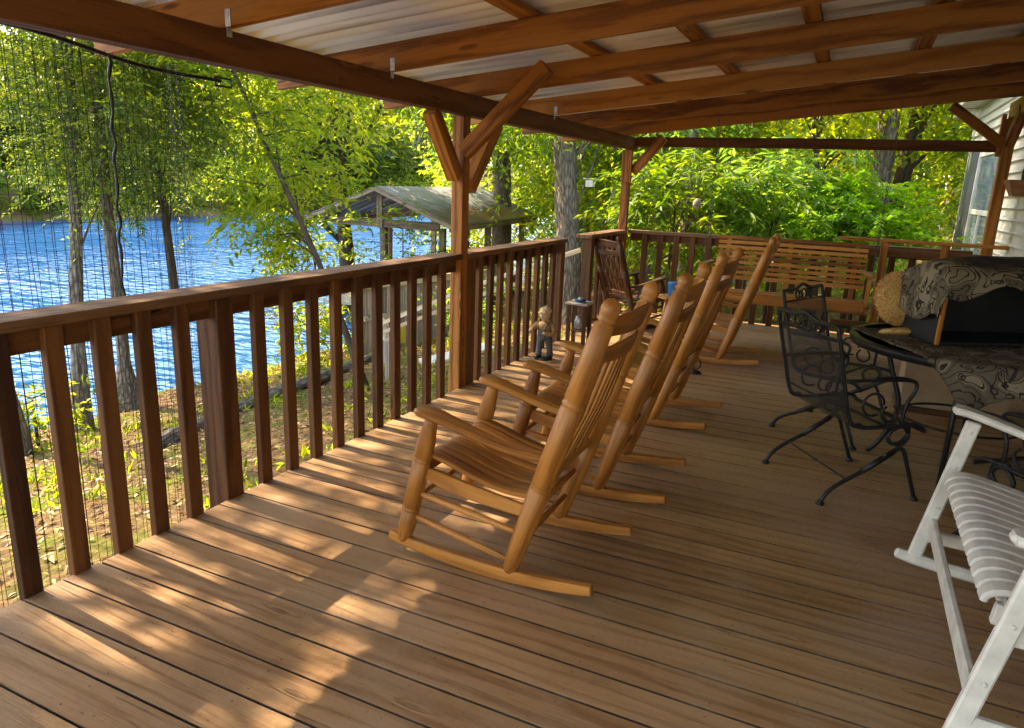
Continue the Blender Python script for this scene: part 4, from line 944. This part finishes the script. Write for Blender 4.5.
part('base', 'black', t, lambda b: (b.turned((1.40, 5.72, 0), (1.40, 5.72, .03), [(0, .05), (.5, .045), (1, .012)], 14), b.tube([(1.38, 5.73, .02), (1.30, 5.77, .25)], .006, 7)))

# ---- hanging woven feeder among the leaves, and a white birdhouse on a trunk
hf = Vector((.53, 9.6, 1.27))
t = thing('hanging_feeder', 'pale oval woven bird feeder hanging among the leaves behind the railing', 'bird feeder', hf)
part('basket', 'grey', t, lambda b: b.ball(hf, .055, 18, 12, (1, 1, 1.3)))
part('cord', 'black', t, lambda b: b.tube([hf + Vector((0, 0, .11)), hf + Vector((.02, .0, 1.9))], .003, 6))

# ================================================================== VEGETATION
GT = 'trees on the near shore of the lake'
# left shore group
tree('cypress_tree', 'leaning grey barked cypress at the water with fine olive foliage, far left', [(-6.54, 5.72, -1.95), (-6.8, 6.0, -.4), (-7.05, 6.32, 1.0), (-7.4, 6.7, 3.4), (-7.7, 7.0, 6.5)], .105, .045, [((-7.3, 6.2, 4.4), (2.1, 2.2, 3.0), 205), ((-6.6, 6.6, 2.1), (1.4, 1.3, 1.0), 90)], 'leaf_d', 'bark', ln=.10, wd=.033, twigs=8, per=13, tl=.5, droop=.12, group=GT, limbs=12, lim_r=.22)
tree('cypress_tree', 'broad flared cypress trunk standing at the water behind the netting', [(-6.96, 6.72, -1.95), (-6.98, 6.74, -.6), (-7.1, 6.8, 1.2), (-7.2, 6.9, 3.4), (-7.3, 7, 6)], .095, .05, [((-7.6, 7.4, 4.4), (2.0, 1.8, 2.7), 200)], 'leaf_d', 'bark', ln=.10, wd=.033, twigs=8, per=13, tl=.5, droop=.12, group=GT, flare=3.2, lim_r=.2)
tree('cypress_tree', 'slender dark cypress with many bare side branches behind the netting', [(-7.09, 7.87, -1.9), (-7.4, 8.05, -.4), (-7.75, 8.25, 1.0), (-8.05, 8.45, 2.3), (-8.3, 8.6, 5.5)], .085, .03, [((-8.1, 8.3, 3.4), (1.9, 1.9, 2.3), 210), ((-8.6, 8.2, 1.5), (1.3, 1.2, .8), 55)], 'leaf_d', 'barkd', ln=.10, wd=.034, twigs=7, per=12, tl=.5, droop=.12, group=GT, limbs=16, lim_r=.25)
tree('young_tree', 'thin curved young tree leaning left over the railing', [(-2.9, 7.05, -1.1), (-3.25, 7.1, -.4), (-3.7, 7.15, .45), (-4.55, 7.2, 1.9), (-5.5, 7.3, 3.5)], .05, .02, [((-5.4, 7.8, 2.95), (1.7, 1.3, 1.15), 120), ((-4.5, 7.7, 1.75), (.9, .8, .6), 30), ((-5.0, 7.9, .72), (1.0, .6, .42), 26)], 'leaf_b', 'barkd', ln=.135, wd=.056, twigs=5, per=8, tl=.42, group=GT, limbs=8, lim_r=.4, flare=1.1, nseg=9)
tree('shore_tree', 'dark trunked spreading tree with bright yellow green leaves behind the boathouse gable', [(-9.4, 15.1, -2.8), (-9.6, 15.3, -.8), (-10.3, 15.85, 2.2), (-10.6, 16.1, 5.5), (-10.9, 16.4, 9)], .24, .09, [((-9.2, 14.6, 4.7), (3.5, 2.2, 2.1), 330), ((-12.4, 14.2, 2.3), (2.3, 1.5, 1.4), 120)], 'leaf_b', 'barkd', ln=.17, wd=.07, twigs=6, per=9, tl=.6, group=GT, limbs=16)
tree('shore_tree', 'tall tree with hanging grey moss behind the boathouse roof', [(-7.1, 19.5, -1.4), (-7.15, 19.6, 0), (-7.3, 19.8, 2.2), (-7.3, 19.9, 5), (-7.2, 20, 9)], .34, .16, [((-7.0, 18.4, 4.2), (2.9, 1.7, 1.9), 220), ((-4.4, 13.1, 3.2), (1.7, 1.0, 1.0), 60)], 'leaf_a', 'bark', ln=.17, wd=.075, twigs=6, per=8, tl=.5, group=GT, moss=24)
tree('shore_tree', 'slim dark trunk seen under the boathouse roof', [(-9.0, 20.6, -2.4), (-9.0, 20.7, 1), (-9.1, 20.8, 5)], .17, .09, [((-9.2, 20.6, 4.6), (2.4, 1.8, 1.8), 120)], 'leaf_c', 'barkd', ln=.2, wd=.09, twigs=5, per=8, tl=.55, group=GT)
tree('shore_tree', 'thick straight grey trunked tree standing just outside the deck opening', [(-1.63, 10.9, -.95), (-1.75, 11.05, .2), (-2.1, 11.5, 2.15), (-2.3, 11.8, 5), (-2.4, 12, 9)], .225, .15, [((-2.9, 11.0, 2.9), (1.5, 1.1, 1.0), 40), ((-1.4, 12.9, 3.2), (1.3, .9, 1.0), 44), ((-3.2, 9.9, 9.2), (2.2, 2.4, 1.5), 230)], 'leaf_a', 'bark', ln=.145, wd=.062, twigs=7, per=9, tl=.55, group=GT, flare=1.35, limbs=9, lim_r=.14)  # last, highest crown is out of view, added to keep sun off the siding
bh = Vector((-1.55, 11.15, 1.50))
t = thing('birdhouse', 'small white birdhouse fixed to the thick grey trunk', 'birdhouse', bh)
part('box', 'white', t, lambda b: b.box(bh + Vector((.0, -.06, -.07)), bh + Vector((.12, .06, .04)), .004, 2))
part('roof', 'grey', t, lambda b: b.box(bh + Vector((-.03, -.09, .043)), bh + Vector((.16, .08, .060)), .004, 0))
tree('shore_tree', 'tall shore tree with an unseen high crown added to shade the deck', [(-6.4, 1.2, -1.6), (-6.4, 1.3, 2), (-6.2, 1.5, 6), (-6.0, 1.6, 9.5)], .22, .08, [((-6.0, 1.4, 8.9), (2.2, 2.9, 1.8), 150), ((-6.0, 1.8, 6.9), (1.8, 2.6, .6), 26)], 'leaf_a', 'bark', ln=.17, wd=.075, twigs=5, per=8, tl=.5, group=GT)  # crown out of view, put in to break the deck sunlight into dapples
tree('shore_tree', 'tall shore tree with a high crown above the cypress trunks', [(-5.9, 4.6, -1.6), (-6.3, 4.0, 4.2), (-6.2, 4.8, 7), (-6.0, 5.4, 9.5)], .06, .05, [((-6.0, 5.8, 9.2), (2.2, 2.8, 1.8), 150)], 'leaf_a', 'bark', ln=.17, wd=.075, twigs=5, per=8, tl=.5, group=GT)  # unseen crown, added to block sun coming in over the rail
GB = 'woodland trees behind the far railing'
tree('woodland_tree', 'stout grey trunk beyond the far railing, left of the dark trunk beside the house', [(2.76, 14.0, -.6), (2.75, 14.1, 1.2), (2.70, 14.2, 3), (2.6, 14.3, 5), (2.6, 14.3, 9)], .19, .12, [((2.2, 13.6, 4.3), (2.0, 1.4, 1.2), 70)], 'leaf_b', 'bark', ln=.16, wd=.068, twigs=7, per=9, tl=.6, group=GB)
tree('woodland_tree', 'dark brown leaning trunk beyond the far railing, next to the house', [(2.98, 14.9, -.6), (3.05, 14.9, 1.2), (3.22, 15, 3.1), (3.4, 15.1, 5), (3.5, 15.2, 9)], .16, .10, [((3.9, 15.2, 4.0), (1.9, 1.4, 1.4), 70)], 'leaf_b', 'barkd', ln=.16, wd=.068, twigs=7, per=9, tl=.6, group=GB)
tree('woodland_tree', 'dark trunk half hidden by leaves behind the far deck corner', [(-1.1, 14.3, -.6), (-1.1, 14.4, 1.8), (-1.1, 14.5, 4), (-1.2, 14.6, 8)], .19, .10, [((-.9, 13.4, 2.6), (1.8, 1.1, 1.4), 90)], 'leaf_a', 'barkd', ln=.155, wd=.065, twigs=7, per=9, tl=.55, group=GB)
tree('woodland_tree', 'grey trunk showing through the far railing balusters', [(.12, 11.2, -.6), (.10, 11.25, .8), (.0, 11.4, 2.4), (-.1, 11.5, 6)], .13, .08, [((-.1, 11.6, 2.9), (1.0, .7, .7), 22)], 'leaf_c', 'bark', ln=.19, wd=.085, twigs=4, per=7, tl=.45, group=GB)
tree('woodland_tree', 'thin dark bent sapling trunk in the middle of the far woods', [(2.0, 12.6, -.5), (1.95, 12.7, .8), (1.75, 12.8, 1.9), (1.5, 12.9, 3.2)], .06, .03, [((1.4, 12.7, 3.0), (1.3, 1.0, .8), 50)], 'leaf_b', 'barkd', ln=.17, wd=.075, twigs=4, per=8, tl=.45, group=GB, flare=1.1, nseg=9)
# broad leaved bushes right behind the far railing
tree('leafy_bush', 'broad leaved green bush with large leaves behind the swing', [(1.4, 10.9, -.6), (1.4, 10.9, .3), (1.35, 10.9, 1.2)], .04, .015, [((1.35, 10.8, 1.35), (1.15, .7, .62), 62)], 'leaf_c', 'barkd', 'bush', 'bushes behind the far railing', ln=.20, wd=.058, twigs=6, per=8, tl=.36, droop=.4, limbs=12, lim_r=.5, flare=1, nseg=8)
tree('leafy_bush', 'yellow green leafy bush behind the left end of the far railing', [(.1, 10.2, -.6), (.1, 10.2, .3), (.12, 10.2, 1.2)], .035, .015, [((.15, 10.2, 1.25), (.85, .6, .75), 46)], 'leaf_a', 'barkd', 'bush', 'bushes behind the far railing', ln=.18, wd=.055, twigs=6, per=8, tl=.36, droop=.35, limbs=10, lim_r=.5, flare=1, nseg=8)
# feathery bright sapling next to the house
t = thing('feathery_sapling', 'bright green feathery leaved sapling behind the right of the swing', 'sapling', (2.55, 11.0, -.5), 'bushes behind the far railing')
mb = MB(); C = []
for i in range(34):
    a = rng.uniform(0, 6.28); rr = rng.uniform(.15, .78); e = Vector((2.50 + rr * math.cos(a), 11.0 + rr * math.sin(a) * .6, .85 + rng.uniform(0, .62) * (1.1 - rr * .5)))
    mb.tube(curve([(2.55, 11.0, .3 + rng.uniform(-.3, .3)), Vector((2.52, 11.0, .8)).lerp(e, .5) + Vector((0, 0, .15)), e], 3), .006, 5); C.append(e)
mb.tube([(2.55, 11.0, -.6), (2.54, 11.0, .8)], [.03, .02], 8); mb.build('stem', M['barkd'], t)
sprays(np.array([tuple(c) for c in C]), (2.5, 11.0, .6), 7, 26, .5, .105, .042, M['fern'], t, name='fronds', droop=.35, flat=.25)

# mid and far woodland: one thing per tree
def auto_tree(x, y, hgt, rad, leaf, label, group, lnm=1.0, dens=1.0, lowz=.6, bark=None, lv=0.0):
    z = gz(x, y); d = math.hypot(x - 2.39, y); ln = (.13 + d * .0065) * lnm
    n = int(75 * dens * (rad / 2.2)); lean = rng.uniform(-.5, .5)
    mid = z + lowz + (hgt - lowz) * .5
    tree('woodland_tree' if 'far bank' not in label else 'bank_tree', label, [(x, y, z - .1), (x + lean * .3, y, z + hgt * .35), (x + lean * .7, y, z + hgt * .7), (x + lean, y, z + hgt)], .05 + hgt * .014, .03, [((x + lean * .5, y, mid), (rad, rad * .9, (hgt - lowz) * .52), n)], leaf, bark or rng.choice(['bark', 'barkd']), group=group, ln=ln * .82, wd=ln * .36, twigs=7, per=9, tl=.36 + ln * 1.8, limbs=5, nseg=8, seed_lv=lv)
W1 = 'yellow green woodland tree in the dense woods beyond the deck'
W2 = 'darker green woodland tree in the dense woods beyond the deck'
mid = [(-2.6, 16.5, 7, 2.4, 'leaf_a'), (.4, 15.6, 6, 2.1, 'leaf_b'), (1.4, 17.6, 8, 2.5, 'leaf_b'), (4.9, 17.8, 8, 2.4, 'leaf_b'), (5.4, 14.6, 6, 1.9, 'leaf_a'), (-.9, 19.4, 8, 2.6, 'leaf_c'), (2.9, 20.5, 9, 2.7, 'leaf_b'), (-4.6, 20.0, 9, 2.8, 'leaf_b'), (-6.4, 24.5, 9, 3, 'leaf_a'), (6.6, 22, 9, 2.8, 'leaf_a'), (-2.6, 24, 10, 3, 'leaf_b'), (.9, 25, 10, 3.2, 'leaf_a'), (4.4, 26, 10, 3.2, 'leaf_b'), (8.5, 27, 10, 3.2, 'leaf_b'), (-9.8, 24.5, 8, 2.8, 'leaf_b'), (-8.2, 29, 10, 3.2, 'leaf_a'), (-12.5, 30, 9, 3.2, 'leaf_b'), (-5.6, 22.2, 6, 2.2, 'leaf_a'), (-3.4, 18.0, 4.5, 1.6, 'leaf_b')]
for (x, y, h_, r_, lf) in mid: auto_tree(x, y, h_, r_, lf, W1 if lf in ('leaf_b', 'leaf_a') else W2, 'distant woodland trees', dens=.8, lowz=.3)
for i in range(26):
    y = rng.uniform(29, 52); x = -9 + (i % 13) * 2.0 + rng.uniform(-.8, .8) + (y - 29) * .12 * (1 if i % 13 > 6 else -1)
    if x < xs(y) + 1: x = xs(y) + 1 + rng.random() * 2
    lf = rng.choice(['leaf_a', 'leaf_b', 'leaf_b', 'leaf_c']); auto_tree(x, y, rng.uniform(10, 15), rng.uniform(2.8, 3.8), lf, W2 if lf == 'leaf_c' else W1, 'distant woodland trees', dens=.75, lowz=.2, lnm=1.15)
# far bank
FBL = 'leafy tree on the far bank across the lake'
for i in range(30):
    y = 4 + i * 2.9 + rng.uniform(-1, 1); x = -48.5 - rng.uniform(0, 9) - (i % 2) * 5
    auto_tree(x, y, rng.uniform(8, 14) if i > 3 else rng.uniform(6, 8.5), rng.uniform(2.8, 4.2), rng.choice(['leaf_a', 'leaf_b', 'leaf_c', 'leaf_d', 'leaf_b']), FBL, 'trees on the far bank', dens=.8, lowz=-.2, lnm=1.25)
for i in range(34):
    y = -2 + i * 2.6 + rng.uniform(-.8, .8); x = -44.4 - rng.uniform(0, 2.6); z = gz(x, y); h_ = rng.uniform(1.8, 3.6)
    tree('bank_bush', 'low leafy bush along the far bank of the lake', [(x, y, z - .1), (x, y, z + h_ * .5), (x, y, z + h_)], .05, .02, [((x, y, z + h_ * .5), (rng.uniform(1.3, 2.2), 1.6, h_ * .55), 34)], rng.choice(['leaf_a', 'leaf_b', 'leaf_b', 'leaf_d']), 'barkd', 'bush', 'bushes on the far bank', ln=.42, wd=.2, twigs=4, per=6, tl=.7, limbs=2, flare=1, nseg=6)
# shoreline shrubs and undergrowth
for (x, y, r_, h_, lf) in [(-5.6, 9.2, .7, .9, 'leaf_b'), (-6.0, 12.6, .9, 1.3, 'leaf_c'), (-6.5, 10.4, 1.0, 2.0, 'leaf_b'), (-6.7, 13.6, 1.1, 2.3, 'leaf_a'), (-6.3, 5.0, .5, .6, 'leaf_b'), (-5.4, 14.6, 1.0, 1.4, 'leaf_a'), (-2.6, 13.2, 1.0, 1.3, 'leaf_c'), (-.3, 12.2, .8, 1.1, 'leaf_b'), (.9, 12.4, .9, 1.3, 'leaf_b'), (3.3, 12.9, .7, 1.2, 'leaf_b'), (2.2, 13.3, .8, 1.3, 'leaf_a'), (-3.4, 10.9, .6, .8, 'leaf_c')]:
    z = gz(x, y); d = math.hypot(x - 2.39, y)
    tree('shore_bush', 'low leafy bush in the undergrowth near the water' if x < -4 else 'low leafy bush in the undergrowth of the woods', [(x, y, z - .1), (x, y, z + h_ * .5), (x, y, z + h_)], .025, .01, [((x, y, z + h_ * .75), (r_, r_, h_ * .6), int(30 * r_ / .7))], lf, 'barkd', 'bush', 'low bushes in the undergrowth', ln=.12, wd=.05, twigs=4, per=7, tl=.3, limbs=6, lim_r=.5, flare=1, nseg=7)

# ground litter and weeds
n = 30000
px = nr.uniform(-8.5, 6, n); py = np.where(nr.random(n) < .75, nr.uniform(-.5, 12, n), nr.uniform(8.6, 18, n))
ok = (px < -.25) | (py > 8.6); ok &= np.array([x > xs(y) + .15 for x, y in zip(px, py)]); px, py = px[ok], py[ok]; n = len(px)
Pz = np.array([gz(float(a), float(b)) for a, b in zip(px, py)]) + .015
D = unit(np.stack([nr.normal(size=n), nr.normal(size=n), nr.normal(size=n) * .25], 1))
lf_ = leaf_mesh('fallen_leaves', np.stack([px, py, Pz], 1), D, np.array([0, 0, 1.]) + nr.normal(size=(n, 3)) * .3, nr.uniform(.035, .10, n), nr.uniform(.018, .042, n), nr.random(n), M['litter'])
tag(lf_, 'brown fallen leaves scattered over the sloping yard', 'leaf litter', kind='stuff')
nt_ = 800; tx = nr.uniform(-7.0, -.35, nt_); ty = nr.uniform(-.5, 13, nt_)
keep = (np.sin(tx * 1.9 + ty * .8) + np.sin(ty * 1.6 - tx) + nr.normal(size=nt_) * .5) > .1; tx, ty = tx[keep], ty[keep]
gx = np.repeat(tx, 11) + nr.normal(size=len(tx) * 11) * .07; gy = np.repeat(ty, 11) + nr.normal(size=len(tx) * 11) * .07; n = len(gx)
Pz = np.array([gz(float(a), float(b)) for a, b in zip(gx, gy)])
D = unit(np.stack([nr.normal(size=n) * .6, nr.normal(size=n) * .6, nr.uniform(.4, 1.1, n)], 1))
wl = leaf_mesh('ground_weeds', np.stack([gx, gy, Pz], 1), D, nr.normal(size=(n, 3)), nr.uniform(.06, .15, n), nr.uniform(.012, .035, n), nr.random(n), M['leaf_b'])
tag(wl, 'low yellow green weeds growing over the sloping yard', 'weeds', kind='stuff')
